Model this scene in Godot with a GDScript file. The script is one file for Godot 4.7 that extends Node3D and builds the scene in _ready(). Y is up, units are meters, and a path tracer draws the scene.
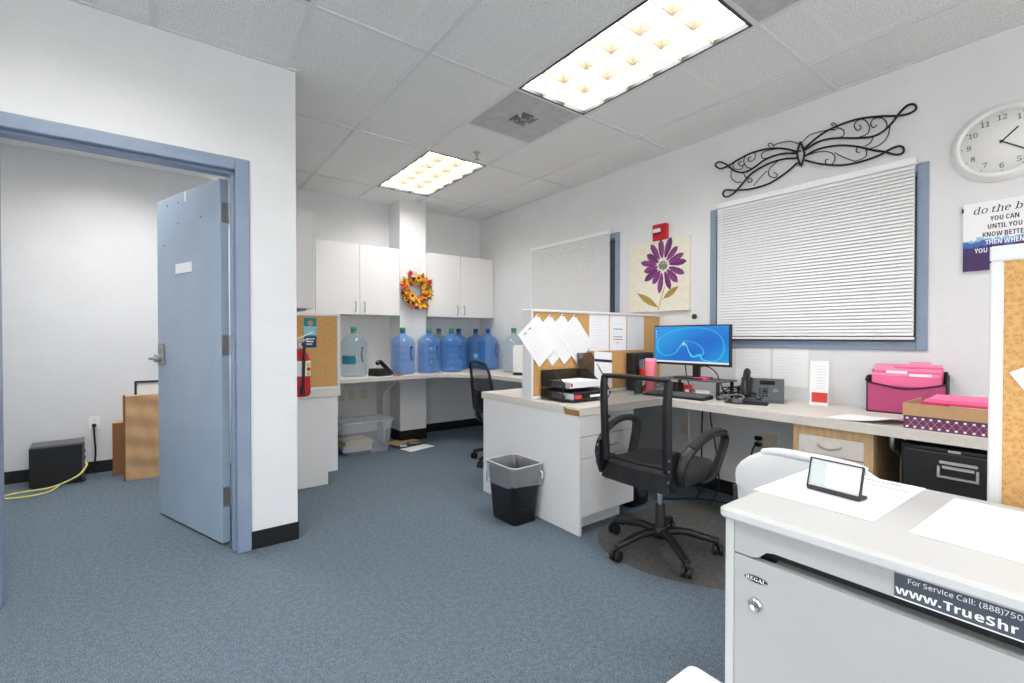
extends Node3D
# A small office: cubicle desks, a shredder console, water bottles in an alcove, a blue door to a side room.

const HC := 2.68          # ceiling height
const XR := 3.336         # face of the right wall
const ZB := -5.135        # face of the back wall
const ZD := -2.88         # face of the wall with the door
const ZR := 3.6           # face of the rear wall
const GX := 1.73          # a line of the ceiling grid
const GZ := -1.10
const MX := 0.585
const MZ := 1.162

const BF_THICK := [[0.026,0.024,0.113,0.077,0.199,0.103,0.314,0.108,0.423,0.084,0.505,0.056,0.555,0.05,0.585,0.063,0.578,0.09,0.549,0.098,0.515,0.071,0.485,0.032,0.445,-0.005,0.392,-0.021,0.315,-0.004,0.199,0.034,0.113,0.042,0.03,0.014],[0.031,-0.025,0.114,-0.004,0.223,-0.018,0.316,-0.055,0.393,-0.101,0.446,-0.127,0.497,-0.159,0.53,-0.159,0.532,-0.133,0.512,-0.116,0.476,-0.12,0.425,-0.139,0.339,-0.15,0.236,-0.142,0.127,-0.103,0.031,-0.049],[-0.014,0.018,-0.085,0.06,-0.185,0.095,-0.306,0.103,-0.402,0.084,-0.476,0.061,-0.536,0.059,-0.575,0.095,-0.545,0.111,-0.493,0.079,-0.434,0.016,-0.369,-0.017,-0.305,-0.011,-0.214,0.028,-0.113,0.035,-0.016,0.009],[-0.013,-0.023,-0.098,-0.004,-0.199,-0.007,-0.305,-0.042,-0.368,-0.093,-0.433,-0.149,-0.492,-0.161,-0.514,-0.133,-0.492,-0.11,-0.417,-0.131,-0.305,-0.149,-0.184,-0.142,-0.084,-0.101,-0.009,-0.052],[0.006,0.077,-0.013,0.004,0.01,-0.083],[0.006,0.077,0.03,-0.01,0.01,-0.083]]
const BF_THIN := [[0.017,0.066,0.062,0.101,0.15,0.099,0.205,0.083],[0.213,0.088,0.206,0.114,0.191,0.131,0.181,0.123,0.192,0.111],[0.199,0.034,0.243,0.032,0.246,0.065,0.217,0.092],[0.315,-0.004,0.365,0.004,0.375,0.046,0.348,0.093,0.315,0.099,0.3,0.073,0.315,0.041,0.335,0.047,0.326,0.07],[0.392,-0.019,0.445,-0.011,0.457,0.03,0.434,0.07,0.397,0.08,0.381,0.057,0.394,0.029,0.411,0.04],[0.473,0.024,0.46,-0.048,0.424,-0.081,0.382,-0.087],[0.392,-0.025,0.382,-0.054,0.354,-0.065],[0.031,-0.025,0.114,-0.022,0.176,-0.046,0.202,-0.084,0.188,-0.121,0.158,-0.113,0.149,-0.089,0.166,-0.084],[0.2,-0.056,0.247,-0.098,0.305,-0.14],[0.305,-0.14,0.355,-0.131,0.362,-0.094,0.343,-0.068,0.316,-0.063,0.312,-0.085,0.329,-0.094],[-0.003,0.066,-0.058,0.101,-0.127,0.11,-0.163,0.103],[-0.156,0.101,-0.174,0.125,-0.191,0.131,-0.194,0.116,-0.182,0.106],[-0.134,0.076,-0.2,0.085,-0.237,0.073,-0.229,0.04,-0.185,0.034],[-0.361,0.032,-0.388,0.035,-0.398,0.059,-0.377,0.064],[-0.418,0.086,-0.438,0.055,-0.426,0.024,-0.377,0.013,-0.361,0.04],[-0.283,0.103,-0.283,0.056,-0.314,0.045,-0.329,0.07,-0.309,0.075],[-0.345,0.096,-0.361,0.064,-0.345,0.02,-0.305,-0.008],[-0.451,0.018,-0.45,-0.031,-0.417,-0.072,-0.376,-0.083],[-0.361,-0.024,-0.344,-0.06,-0.308,-0.078,-0.302,-0.095,-0.32,-0.101,-0.333,-0.082],[-0.134,-0.009,-0.184,-0.045,-0.187,-0.09,-0.148,-0.113,-0.133,-0.095,-0.158,-0.077],[-0.199,-0.053,-0.244,-0.087,-0.289,-0.13]]
const SCREEN := 1.0

var M := {}
var taken := {}
var in_world := {}
var rng := RandomNumberGenerator.new()

# ------------------------------------------------------------------ helpers
func C(r: float, g: float, b: float, a := 1.0) -> Color:
	return Color(r / 255.0, g / 255.0, b / 255.0, a)

func mat(called: String, c: Color, rough := 0.6, metal := 0.0, tex: Texture2D = null, scale := 1.0) -> StandardMaterial3D:
	var m := StandardMaterial3D.new()
	m.resource_name = called
	m.albedo_color = c
	m.roughness = rough
	m.metallic = metal
	if tex:
		m.albedo_texture = tex
		m.uv1_triplanar = true
		m.uv1_world_triplanar = true
		m.uv1_scale = Vector3.ONE * scale
	M[called] = m
	return m

func see_through(called: String, c: Color, alpha: float, rough: float) -> StandardMaterial3D:
	var m := mat(called, Color(c.r, c.g, c.b, alpha), rough)
	m.transparency = BaseMaterial3D.TRANSPARENCY_ALPHA
	return m

func noise_image(size: int, freq: float, octaves: int, sd: int, type := FastNoiseLite.TYPE_SIMPLEX) -> Image:
	var n := FastNoiseLite.new()
	n.seed = sd
	n.noise_type = type
	n.frequency = freq
	n.fractal_octaves = octaves
	return n.get_seamless_image(size, size)

func mix_tex(size: int, cols: Array, a: Image, b: Image, wa: float, wb: float) -> ImageTexture:
	var im := Image.create(size, size, false, Image.FORMAT_RGB8)
	var n := cols.size() - 1
	for y in size:
		for x in size:
			var v := 0.5 + (a.get_pixel(x, y).r - 0.5) * wa
			if b:
				v += (b.get_pixel(x, y).r - 0.5) * wb
			v = clampf(v, 0.0, 0.9999) * n
			var k := int(v)
			var c0: Color = cols[k]
			var c1: Color = cols[k + 1]
			im.set_pixel(x, y, c0.lerp(c1, v - k))
	return ImageTexture.create_from_image(im)

func ms() -> SurfaceTool:
	var st := SurfaceTool.new()
	st.begin(Mesh.PRIMITIVE_TRIANGLES)
	st.set_smooth_group(-1)
	return st

# a triangle / quad turned to face away from the point o
func tri(st: SurfaceTool, a: Vector3, b: Vector3, c: Vector3, o: Vector3) -> void:
	if (b - a).cross(c - a).dot((a + b + c) / 3.0 - o) > 0.0:
		var t := b
		b = c
		c = t
	st.add_vertex(a)
	st.add_vertex(b)
	st.add_vertex(c)

func quad(st: SurfaceTool, a: Vector3, b: Vector3, c: Vector3, d: Vector3, o: Vector3) -> void:
	tri(st, a, b, c, o)
	tri(st, a, c, d, o)

func box(st: SurfaceTool, lo: Vector3, hi: Vector3, bev := 0.0) -> SurfaceTool:
	return boxt(st, Transform3D(Basis(), (lo + hi) / 2.0), (hi - lo).abs(), bev)

func boxt(st: SurfaceTool, t: Transform3D, size: Vector3, bev := 0.0) -> SurfaceTool:
	st.set_smooth_group(-1)
	var h := size / 2.0
	var b := minf(bev, minf(h.x, minf(h.y, h.z)) * 0.95)
	var o := t.origin
	if b <= 0.0:
		var p := []
		for i in 8:
			p.append(t * Vector3(h.x if i & 1 else -h.x, h.y if i & 2 else -h.y, h.z if i & 4 else -h.z))
		for f in [[0, 1, 3, 2], [4, 5, 7, 6], [0, 1, 5, 4], [2, 3, 7, 6], [0, 2, 6, 4], [1, 3, 7, 5]]:
			quad(st, p[f[0]], p[f[1]], p[f[2]], p[f[3]], o)
		return st
	var q := []      # corner i has three points, each pulled in along two axes
	for i in 8:
		var s := Vector3(1 if i & 1 else -1, 1 if i & 2 else -1, 1 if i & 4 else -1)
		var c := []
		for k in 3:
			var v := Vector3(h.x - b, h.y - b, h.z - b)
			v[k] = h[k]
			c.append(t * (v * s))
		q.append(c)
	for k in 3:
		for side in 2:
			var ids := []
			for i in 8:
				if ((i >> k) & 1) == side:
					ids.append(i)
			quad(st, q[ids[0]][k], q[ids[1]][k], q[ids[3]][k], q[ids[2]][k], o)
	for k in 3:
		var a := (k + 1) % 3
		var c := (k + 2) % 3
		for i in 8:
			if (i >> k) & 1 == 0:
				var j := i | (1 << k)
				quad(st, q[i][a], q[j][a], q[j][c], q[i][c], o)
	for i in 8:
		tri(st, q[i][0], q[i][1], q[i][2], o)
	return st

# rings of points joined into a skin
func loft(st: SurfaceTool, rings: Array, cap := true, smooth := true, closed := true) -> SurfaceTool:
	st.set_smooth_group(0 if smooth else -1)
	var n: int = rings[0].size()
	var cen := []
	for r in rings:
		var c := Vector3.ZERO
		for p in r:
			c += p
		cen.append(c / n)
	var sgn := 0.0
	for i in rings.size() - 1:
		for j in n:
			var a: Vector3 = rings[i][j]
			var b: Vector3 = rings[i][(j + 1) % n]
			var d: Vector3 = rings[i + 1][j]
			sgn += (b - a).cross(d - a).dot(a - (cen[i] + cen[i + 1]) / 2.0)
	var flip := sgn > 0.0
	for i in rings.size() - 1:
		for j in (n if closed else n - 1):
			var a: Vector3 = rings[i][j]
			var b: Vector3 = rings[i][(j + 1) % n]
			var c: Vector3 = rings[i + 1][(j + 1) % n]
			var d: Vector3 = rings[i + 1][j]
			for v in ([a, d, c, a, c, b] if flip else [a, b, c, a, c, d]):
				st.add_vertex(v)
	if cap:
		st.set_smooth_group(-1)
		for e in [0, rings.size() - 1]:
			var inner: Vector3 = cen[1] if e == 0 else cen[rings.size() - 2]
			for j in n:
				tri(st, cen[e], rings[e][j], rings[e][(j + 1) % n], inner if inner != cen[e] else cen[e] + Vector3.DOWN)
	return st

# profile of (radius, height) turned round the y axis
func lathe(st: SurfaceTool, prof: Array, at := Vector3.ZERO, n := 24, cap := true, smooth := true, t := Basis()) -> SurfaceTool:
	var rings := []
	for p in prof:
		var r := PackedVector3Array()
		for j in n:
			var a := TAU * j / n
			r.append(at + t * Vector3(cos(a) * p[0], p[1], sin(a) * p[0]))
		rings.append(r)
	return loft(st, rings, cap, smooth)

func cyl(st: SurfaceTool, a: Vector3, b: Vector3, r: float, n := 14, r2 := -1.0) -> SurfaceTool:
	return tube(st, [a, b], r, n, r2)

# a rod along points; w > 0 makes it a flat bar of width w (across up)
func tube(st: SurfaceTool, pts: Array, r: float, n := 8, r_end := -1.0, flat := 1.0, up := Vector3.UP) -> SurfaceTool:
	var rings := []
	var u := up
	for i in pts.size():
		var p: Vector3 = pts[i]
		var d: Vector3 = (pts[mini(i + 1, pts.size() - 1)] - pts[maxi(i - 1, 0)]).normalized()
		var s := d.cross(u)
		if s.length() < 0.05:
			u = Vector3.RIGHT if absf(d.x) < 0.8 else Vector3.BACK
			s = d.cross(u)
		s = s.normalized()
		u = s.cross(d).normalized()
		var rr := r if r_end < 0 else lerpf(r, r_end, float(i) / (pts.size() - 1))
		var ring := PackedVector3Array()
		for j in n:
			var a := TAU * (j + 0.5) / n
			ring.append(p + s * cos(a) * rr * flat + u * sin(a) * rr)
		rings.append(ring)
	return loft(st, rings, true, n > 4)

func curve(pts: Array, per := 6, closed := false) -> Array:
	var out := []
	var n := pts.size()
	for i in (n if closed else n - 1):
		var p0: Vector3 = pts[(i - 1 + n) % n] if closed or i > 0 else pts[0]
		var p1: Vector3 = pts[i]
		var p2: Vector3 = pts[(i + 1) % n]
		var p3: Vector3 = pts[(i + 2) % n] if closed or i + 2 < n else pts[n - 1]
		for k in per:
			out.append(p1.cubic_interpolate(p2, p0, p3, float(k) / per))
	out.append(pts[0] if closed else pts[n - 1])
	return out

# a flat outline in t's xy plane, given depth along t's z
func prism(st: SurfaceTool, poly: Array, depth: float, t := Transform3D()) -> SurfaceTool:
	st.set_smooth_group(-1)
	var pp := PackedVector2Array(poly)
	if Geometry2D.is_polygon_clockwise(pp):
		pp.reverse()
	var idx := Geometry2D.triangulate_polygon(pp)
	var n := pp.size()
	for k in range(0, idx.size(), 3):
		for e in [[0.0, -1], [depth, 1]]:
			var v := []
			for q in 3:
				v.append(t * Vector3(pp[idx[k + q]].x, pp[idx[k + q]].y, e[0]))
			var o: Vector3 = (v[0] + v[1] + v[2]) / 3.0 - t.basis.z * e[1] * signf(depth)
			tri(st, v[0], v[1], v[2], o)
	for i in n:
		var a := pp[i]
		var b := pp[(i + 1) % n]
		var m := (a + b) / 2.0
		var nn := Vector2(b.y - a.y, a.x - b.x).normalized()
		var o := t * Vector3(m.x - nn.x, m.y - nn.y, depth / 2.0)
		quad(st, t * Vector3(a.x, a.y, 0), t * Vector3(b.x, b.y, 0), t * Vector3(b.x, b.y, depth), t * Vector3(a.x, a.y, depth), o)
	return st

# a curved sheet with thickness: f(u, v) -> Vector3 for u, v in 0..1; skip(u, v) leaves holes
func shell(st: SurfaceTool, f: Callable, nu: int, nv: int, thick: float, skip = null) -> SurfaceTool:
	st.set_smooth_group(0)
	var P := []
	var Q := []
	for i in nu + 1:
		var a := []
		var b := []
		for j in nv + 1:
			var u := float(i) / nu
			var v := float(j) / nv
			var p: Vector3 = f.call(u, v)
			var e := 0.002
			var du: Vector3 = f.call(minf(u + e, 1), v) - f.call(maxf(u - e, 0), v)
			var dv: Vector3 = f.call(u, minf(v + e, 1)) - f.call(u, maxf(v - e, 0))
			var nn := du.cross(dv).normalized()
			a.append(p + nn * thick / 2)
			b.append(p - nn * thick / 2)
		P.append(a)
		Q.append(b)
	var solid := func(i: int, j: int) -> bool:
		if i < 0 or j < 0 or i >= nu or j >= nv:
			return false
		return skip == null or not skip.call((i + 0.5) / nu, (j + 0.5) / nv)
	for i in nu:
		for j in nv:
			if not solid.call(i, j):
				continue
			st.set_smooth_group(1)
			for v in [P[i][j], P[i + 1][j + 1], P[i + 1][j], P[i][j], P[i][j + 1], P[i + 1][j + 1]]:
				st.add_vertex(v)
			st.set_smooth_group(2)
			for v in [Q[i][j], Q[i + 1][j], Q[i + 1][j + 1], Q[i][j], Q[i + 1][j + 1], Q[i][j + 1]]:
				st.add_vertex(v)
			st.set_smooth_group(-1)
			var o: Vector3 = (P[i][j] + Q[i + 1][j + 1]) / 2
			for e in [[-1, 0, i, j, i, j + 1], [1, 0, i + 1, j, i + 1, j + 1], [0, -1, i, j, i + 1, j], [0, 1, i, j + 1, i + 1, j + 1]]:
				if not solid.call(i + e[0], j + e[1]):
					quad(st, P[e[2]][e[3]], P[e[4]][e[5]], Q[e[4]][e[5]], Q[e[2]][e[3]], o)
	return st

func rrect(w: float, h: float, r: float, n := 4) -> Array:
	var o := []
	for k in 4:
		var c := Vector2((w / 2 - r) * (1 if k in [0, 3] else -1), (h / 2 - r) * (1 if k < 2 else -1))
		for i in n + 1:
			var a := PI / 2 * (k + float(i) / n)
			o.append(c + Vector2(cos(a), sin(a)) * r)
	return o

func ellipse(w: float, h: float, n := 28) -> Array:
	var o := []
	for i in n:
		o.append(Vector2(cos(TAU * i / n) * w / 2, sin(TAU * i / n) * h / 2))
	return o

func ring_at(poly: Array, y: float, at := Vector3.ZERO) -> PackedVector3Array:
	var r := PackedVector3Array()
	for p in poly:
		r.append(at + Vector3(p.x, y, p.y))
	return r

func numbered(called: String) -> String:
	var k: int = taken.get(called, -1) + 1
	taken[called] = k
	return called if k == 0 else "%s_%03d" % [called, k]

# a thing: a Node3D at its base; world = true when its parts are given in room coordinates
func thing(called: String, label: String, category: String, at := Vector3.ZERO, turn := 0.0, group := "", world := false) -> Node3D:
	var o := Node3D.new()
	o.name = numbered(called)
	add_child(o)
	o.position = at
	o.rotation_degrees.y = turn
	if label:
		o.set_meta("label", label)
	if category:
		o.set_meta("category", category)
	if group:
		o.set_meta("group", group)
	if world:
		in_world[o] = true
	return o

func setting(called: String, label := "", category := "") -> Node3D:
	var o := thing(called, label, category, Vector3.ZERO)
	o.set_meta("kind", "structure")
	return o

func part(parent: Node3D, called: String, st: SurfaceTool, m: Material, label := "") -> MeshInstance3D:
	st.generate_normals()
	return piece(parent, called, st.commit(), m, Transform3D(), label)

func piece(parent: Node3D, called: String, mesh: Mesh, m: Material, t := Transform3D(), label := "") -> MeshInstance3D:
	var o := MeshInstance3D.new()
	o.mesh = mesh
	o.name = called
	o.material_override = m
	o.cast_shadow = GeometryInstance3D.SHADOW_CASTING_SETTING_ON
	parent.add_child(o, true)
	o.transform = t
	if in_world.has(parent):
		o.position -= parent.position
	if label:
		o.set_meta("label", label)
	return o

func done(st: SurfaceTool) -> ArrayMesh:
	st.generate_normals()
	return st.commit()

func text(parent: Node3D, called: String, words: String, height: float, at: Vector3, m: Material, font := "Droid Sans", weight := 400, turn := Basis(), wide := 1.0, italic := false, align := HORIZONTAL_ALIGNMENT_CENTER) -> void:
	var t := TextMesh.new()
	var f := SystemFont.new()
	f.font_names = PackedStringArray([font])
	f.font_weight = weight
	f.font_italic = italic
	t.font = f
	t.text = words
	t.font_size = 32
	t.pixel_size = height / (32 * 0.72)
	t.depth = 0.0006
	t.curve_step = 2.0
	t.horizontal_alignment = align
	t.vertical_alignment = VERTICAL_ALIGNMENT_CENTER
	piece(parent, called, t, m, Transform3D(turn.scaled_local(Vector3(wide, 1, 1)), at))

func bar(parent: Node3D, called: String, lo: Vector3, hi: Vector3, m: Material, bev := 0.0, label := "") -> MeshInstance3D:
	return part(parent, called, box(ms(), lo, hi, bev), m, label)

func V(x: float, y: float, z: float) -> Vector3:
	return Vector3(x, y, z)

# a thin sheet of paper lying in t's xy plane, w by h, with the lines printed on it
func sheet(called: String, label: String, category: String, at: Vector3, basis: Basis, w: float, h: float, m: Material, lines := [], group := "") -> Node3D:
	var o := thing(called, label, category, at, 0, group)
	o.basis = basis
	bar(o, "paper", V(-w / 2, -h / 2, 0), V(w / 2, h / 2, 0.0008), m)
	if lines:
		for l in lines:       # [x0, x1, y, height, material]
			bar(o, "print", V(l[0], l[2] - l[3] / 2, 0.0008), V(l[1], l[2] + l[3] / 2, 0.0011), M[l[4]])
	return o

func text_lines(w: float, h: float, n: int, top: float, sd: int, ink := "ink_pale") -> Array:
	var r := RandomNumberGenerator.new()
	r.seed = sd
	var o := []
	for k in n:
		var y := h / 2 - top - k * (h - top - 0.03) / n
		o.append([-w * 0.38, -w * 0.38 + w * r.randf_range(0.35, 0.76), y, 0.0022, ink])
	return o

# ------------------------------------------------------------------ the scene
func _ready() -> void:
	rng.seed = 7
	# camera
	var cam := Camera3D.new()
	cam.name = "camera"
	add_child(cam)
	cam.position = V(0, 1.17, 0)
	cam.rotation_degrees = V(-0.65, -37.0, 0)
	cam.fov = 72.61
	cam.near = 0.05
	cam.current = true
	# sky and exposure
	var we := WorldEnvironment.new()
	we.name = "environment"
	var env := Environment.new()
	var sky := Sky.new()
	var sm := ProceduralSkyMaterial.new()
	sm.sky_top_color = C(206, 211, 218)
	sm.sky_horizon_color = C(216, 218, 221)
	sm.ground_bottom_color = C(198, 197, 193)
	sm.ground_horizon_color = C(213, 212, 209)
	sm.sun_angle_max = 1.0
	sky.sky_material = sm
	env.background_mode = Environment.BG_SKY
	env.sky = sky
	env.background_energy_multiplier = 4.4
	env.tonemap_mode = Environment.TONE_MAPPER_LINEAR
	env.tonemap_exposure = EXPOSURE
	env.sdfgi_enabled = true
	env.ssao_enabled = true
	env.ssil_enabled = true
	we.environment = env
	add_child(we)
	materials()
	# the fluorescent troffers: two in view, one by the door, one in the side room; those behind the camera are unseen, added to raise the ambient light
	room()
	troffer(V(GX + MX / 2, HC, GZ - MZ / 2), "recessed fluorescent ceiling light with louvre cells above the desk by the monitor", LAMP)
	troffer(V(GX + MX / 2, HC, GZ - MZ * 2.5), "recessed fluorescent ceiling light in front of the white column", LAMP)
	troffer(V(GX + MX / 2, HC, GZ + MZ * 1.5), "unseen recessed ceiling light added for ambient light behind the shredder end of the office", LAMP)
	troffer(V(GX + MX / 2, HC, GZ + MZ * 3.5), "unseen recessed ceiling light added for ambient light near the added rear windows on the desk side", LAMP)
	troffer(V(GX - MX * 3.5, HC, GZ - MZ * 0.5), "recessed fluorescent ceiling light beside the blue door", LAMP)
	troffer(V(GX - MX * 3.5, HC, GZ + MZ * 1.5), "unseen recessed ceiling light added for ambient light in the middle of the open floor", LAMP)
	troffer(V(GX - MX * 3.5, HC, GZ + MZ * 3.5), "unseen recessed ceiling light added for ambient light near the added rear windows on the door side", LAMP)
	troffer(V(GX - MX * 3.5, HC, GZ - MZ * 2.5 - 0.12), "recessed fluorescent ceiling light inside the side room", LAMP * 1.55)
	ceiling()
	doorway()
	windows()
	alcove()
	bottles()
	alcove_floor()
	desks()
	desk_things()
	wall_things()
	chairs()
	shredder()
	side_room()

const EXPOSURE := 1.05
const LAMP := 2.9

func materials() -> void:
	var fine := noise_image(512, 0.35, 1, 3)
	var mid := noise_image(512, 0.06, 3, 4)
	var coarse := noise_image(512, 0.012, 3, 5)
	var cells := noise_image(512, 0.12, 2, 9, FastNoiseLite.TYPE_CELLULAR)
	# carpet
	var ct := mix_tex(512, [C(66, 80, 92), C(92, 107, 119), C(102, 117, 128), C(130, 143, 152)], fine, mid, 1.2, 0.35)
	var cm := mat("carpet", C(255, 255, 255), 0.95, 0, ct, 0.9)
	cm.heightmap_enabled = true
	cm.heightmap_texture = ImageTexture.create_from_image(fine)
	cm.heightmap_scale = 0.25
	# paint
	mat("wall", C(234, 235, 236), 0.75, 0, mix_tex(256, [C(251, 251, 251), C(255, 255, 255)], noise_image(256, 0.02, 3, 6), noise_image(256, 0.2, 2, 8), 1.2, 0.6), 0.4)
	mat("blue_paint", C(144, 160, 182), 0.38, 0, mix_tex(256, [C(242, 244, 246), C(255, 255, 255)], noise_image(256, 0.015, 3, 16), noise_image(256, 0.1, 3, 18), 1.2, 0.6), 0.7)
	mat("door_paint", C(166, 183, 201), 0.38, 0, M.blue_paint.albedo_texture, 0.7)
	mat("black_base", C(20, 20, 21), 0.5)
	# ceiling tile
	var tile := mix_tex(512, [C(214, 214, 214), C(248, 248, 247), C(252, 252, 251), C(255, 255, 255)], noise_image(512, 0.16, 2, 12), mid, 1.9, 0.4)
	var tm := mat("ceiling_tile", C(252, 252, 251), 0.9, 0, tile, 1.6)
	tm.heightmap_enabled = true
	tm.heightmap_texture = ImageTexture.create_from_image(noise_image(512, 0.16, 2, 12))
	tm.heightmap_scale = 0.3
	mat("tee", C(226, 226, 226), 0.5)
	mat("diffuser_grey", C(196, 196, 196), 0.5, 0.1, mix_tex(256, [C(240, 240, 240), C(255, 255, 255)], noise_image(256, 0.03, 4, 22), null, 1.8, 0), 1.2)
	mat("soot", C(110, 108, 106), 0.8)
	mat("fixture_frame", C(42, 42, 44), 0.45)
	mat("fixture_white", C(240, 240, 236), 0.4)
	mat("louvre", C(154, 142, 122), 0.45, 0.2)
	var lens := mat("lamp_lens", C(255, 253, 246), 0.5)
	lens.emission_enabled = true
	lens.emission = C(255, 250, 238)
	lens.emission_energy_multiplier = 1.6
	# laminates, wood, cork
	mat("laminate", C(226, 221, 213), 0.42, 0, mix_tex(256, [C(246, 245, 243), C(255, 255, 255)], noise_image(256, 0.05, 4, 26), noise_image(256, 0.3, 1, 27), 1.0, 0.6), 1.5)
	mat("white_panel", C(236, 235, 234), 0.42)
	mat("white_door", C(240, 239, 238), 0.4)
	mat("chipboard", C(188, 142, 84), 0.9, 0, mix_tex(256, [C(190, 180, 165), C(255, 255, 255)], cells_small(), null, 1.6, 0), 4.0)
	mat("cork", C(255, 255, 255), 0.9, 0, mix_tex(512, [C(184, 134, 78), C(212, 163, 102), C(218, 171, 109), C(228, 187, 128)], cells, fine, 1.0, 0.5), 1.6)
	var wim := Image.create(256, 256, false, Image.FORMAT_RGB8)
	for y in 256:
		for x in 256:
			var w := 0.5 + 0.5 * sin(x * 0.25 + 6.0 * (coarse.get_pixel(x, y / 4).r - 0.5) + y * 0.01)
			wim.set_pixel(x, y, C(206, 170, 122).lerp(C(222, 190, 146), w * 0.6 + 0.4 * mid.get_pixel(x, y / 6).r))
	mat("maple", C(255, 255, 255), 0.5, 0, ImageTexture.create_from_image(wim), 2.5)
	mat("frame_white", C(230, 230, 230), 0.45)
	# metals and plastics
	mat("steel", C(190, 190, 188), 0.32, 0.9)
	mat("nickel", C(172, 170, 165), 0.4, 0.85)
	mat("chrome", C(225, 225, 228), 0.15, 1.0)
	mat("black", C(24, 24, 26), 0.45)
	mat("black_gloss", C(16, 16, 18), 0.22)
	mat("black_soft", C(34, 34, 36), 0.75)
	mat("charcoal", C(52, 53, 56), 0.55)
	mat("grey_plastic", C(92, 95, 100), 0.5)
	mat("grey", C(128, 130, 134), 0.5)
	see_through("chair_mesh", C(22, 22, 24), 0.32, 0.8)
	see_through("tray_mesh", C(30, 30, 30), 0.55, 0.6)
	see_through("holder_mesh", C(112, 96, 80), 0.42, 0.6)
	mat("white", C(245, 245, 244), 0.55)
	mat("white_gloss", C(246, 246, 245), 0.28)
	mat("paper", C(250, 250, 250), 0.85)
	mat("paper_grey", C(226, 228, 232), 0.85)
	mat("ink_pale", C(224, 226, 230), 0.9)
	mat("ink", C(70, 72, 78), 0.9)
	mat("print_pale", C(216, 228, 226), 0.7)
	mat("ivory", C(226, 216, 196), 0.5)
	mat("red", C(196, 26, 34), 0.3)
	mat("red_matte", C(222, 62, 56), 0.6)
	mat("yellow", C(232, 212, 60), 0.6)
	mat("pink", C(250, 118, 168), 0.6)
	mat("pink_light", C(252, 162, 196), 0.7)
	mat("pink_hot", C(232, 58, 120), 0.65)
	mat("tumbler_pink", C(248, 128, 146), 0.3)
	mat("magenta_net", C(188, 74, 122), 0.6)
	mat("purple_card", C(104, 58, 92), 0.7)
	mat("kraft", C(204, 164, 122), 0.85, 0, mix_tex(256, [C(250, 249, 247), C(255, 255, 255)], noise_image(256, 0.04, 3, 31), null, 1.5, 0), 2.0)
	mat("kraft_dark", C(140, 98, 62), 0.85)
	mat("manila", C(226, 196, 148), 0.8)
	mat("manila_pale", C(240, 226, 198), 0.8)
	mat("green", C(46, 160, 96), 0.6)
	mat("teal", C(34, 134, 152), 0.6)
	mat("teal_dark", C(16, 72, 92), 0.6)
	mat("sky_blue", C(150, 206, 220), 0.6)
	mat("cap_green", C(36, 150, 96), 0.45)
	see_through("bottle_blue", C(58, 142, 226), 0.4, 0.08)
	see_through("bottle_pale", C(120, 172, 190), 0.24, 0.08)
	mat("bottle_neck", C(44, 96, 180), 0.25)
	mat("bottle_handle", C(26, 64, 140), 0.3)
	see_through("bin_plastic", C(236, 240, 246), 0.25, 0.15)
	see_through("liner", C(206, 210, 214), 0.26, 0.2)
	see_through("clear", C(240, 244, 246), 0.08, 0.05)
	see_through("window_glass", C(34, 42, 54), 0.88, 0.05)
	mat("mat_grey", C(255, 255, 255), 0.62, 0, mix_tex(512, [C(74, 73, 72), C(84, 83, 81), C(90, 89, 87), C(112, 110, 107)], mid, noise_image(512, 0.2, 2, 41), 0.9, 0.7), 0.8)
	var sl := mat("slat", C(247, 247, 248), 0.45)
	sl.backlight_enabled = true
	sl.backlight = C(40, 40, 40)
	mat("shred_grey", C(184, 184, 183), 0.45)
	mat("shred_top", C(206, 206, 205), 0.4)
	mat("slate", C(74, 82, 92), 0.5)
	mat("navy_ink", C(36, 34, 58), 0.7)
	mat("canvas", C(242, 238, 222), 0.85, 0, mix_tex(256, [C(248, 245, 238), C(255, 255, 255)], noise_image(256, 0.03, 3, 51), noise_image(256, 0.3, 1, 52), 1.2, 0.5), 2.2)
	mat("petal", C(136, 68, 130), 0.8)
	mat("petal_dark", C(112, 50, 108), 0.8)
	mat("flower_heart", C(178, 180, 168), 0.8)
	mat("gold", C(178, 150, 70), 0.6)
	mat("gold_dark", C(126, 102, 40), 0.6)
	mat("wrought", C(40, 32, 30), 0.5, 0.4)
	mat("clock_face", C(244, 244, 242), 0.6)
	mat("seat_grey", C(112, 114, 118), 0.85)
	mat("cord_yellow", C(232, 222, 128), 0.5)
	mat("orange", C(236, 150, 44), 0.8)
	mat("sunflower", C(250, 200, 54), 0.8)
	mat("maple_red", C(214, 58, 52), 0.8)
	mat("rust", C(168, 66, 36), 0.85)
	mat("brown_dark", C(66, 38, 26), 0.9)
	mat("leaf_olive", C(140, 138, 60), 0.85)

func cells_small() -> Image:
	return noise_image(256, 0.2, 2, 61, FastNoiseLite.TYPE_CELLULAR)

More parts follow.
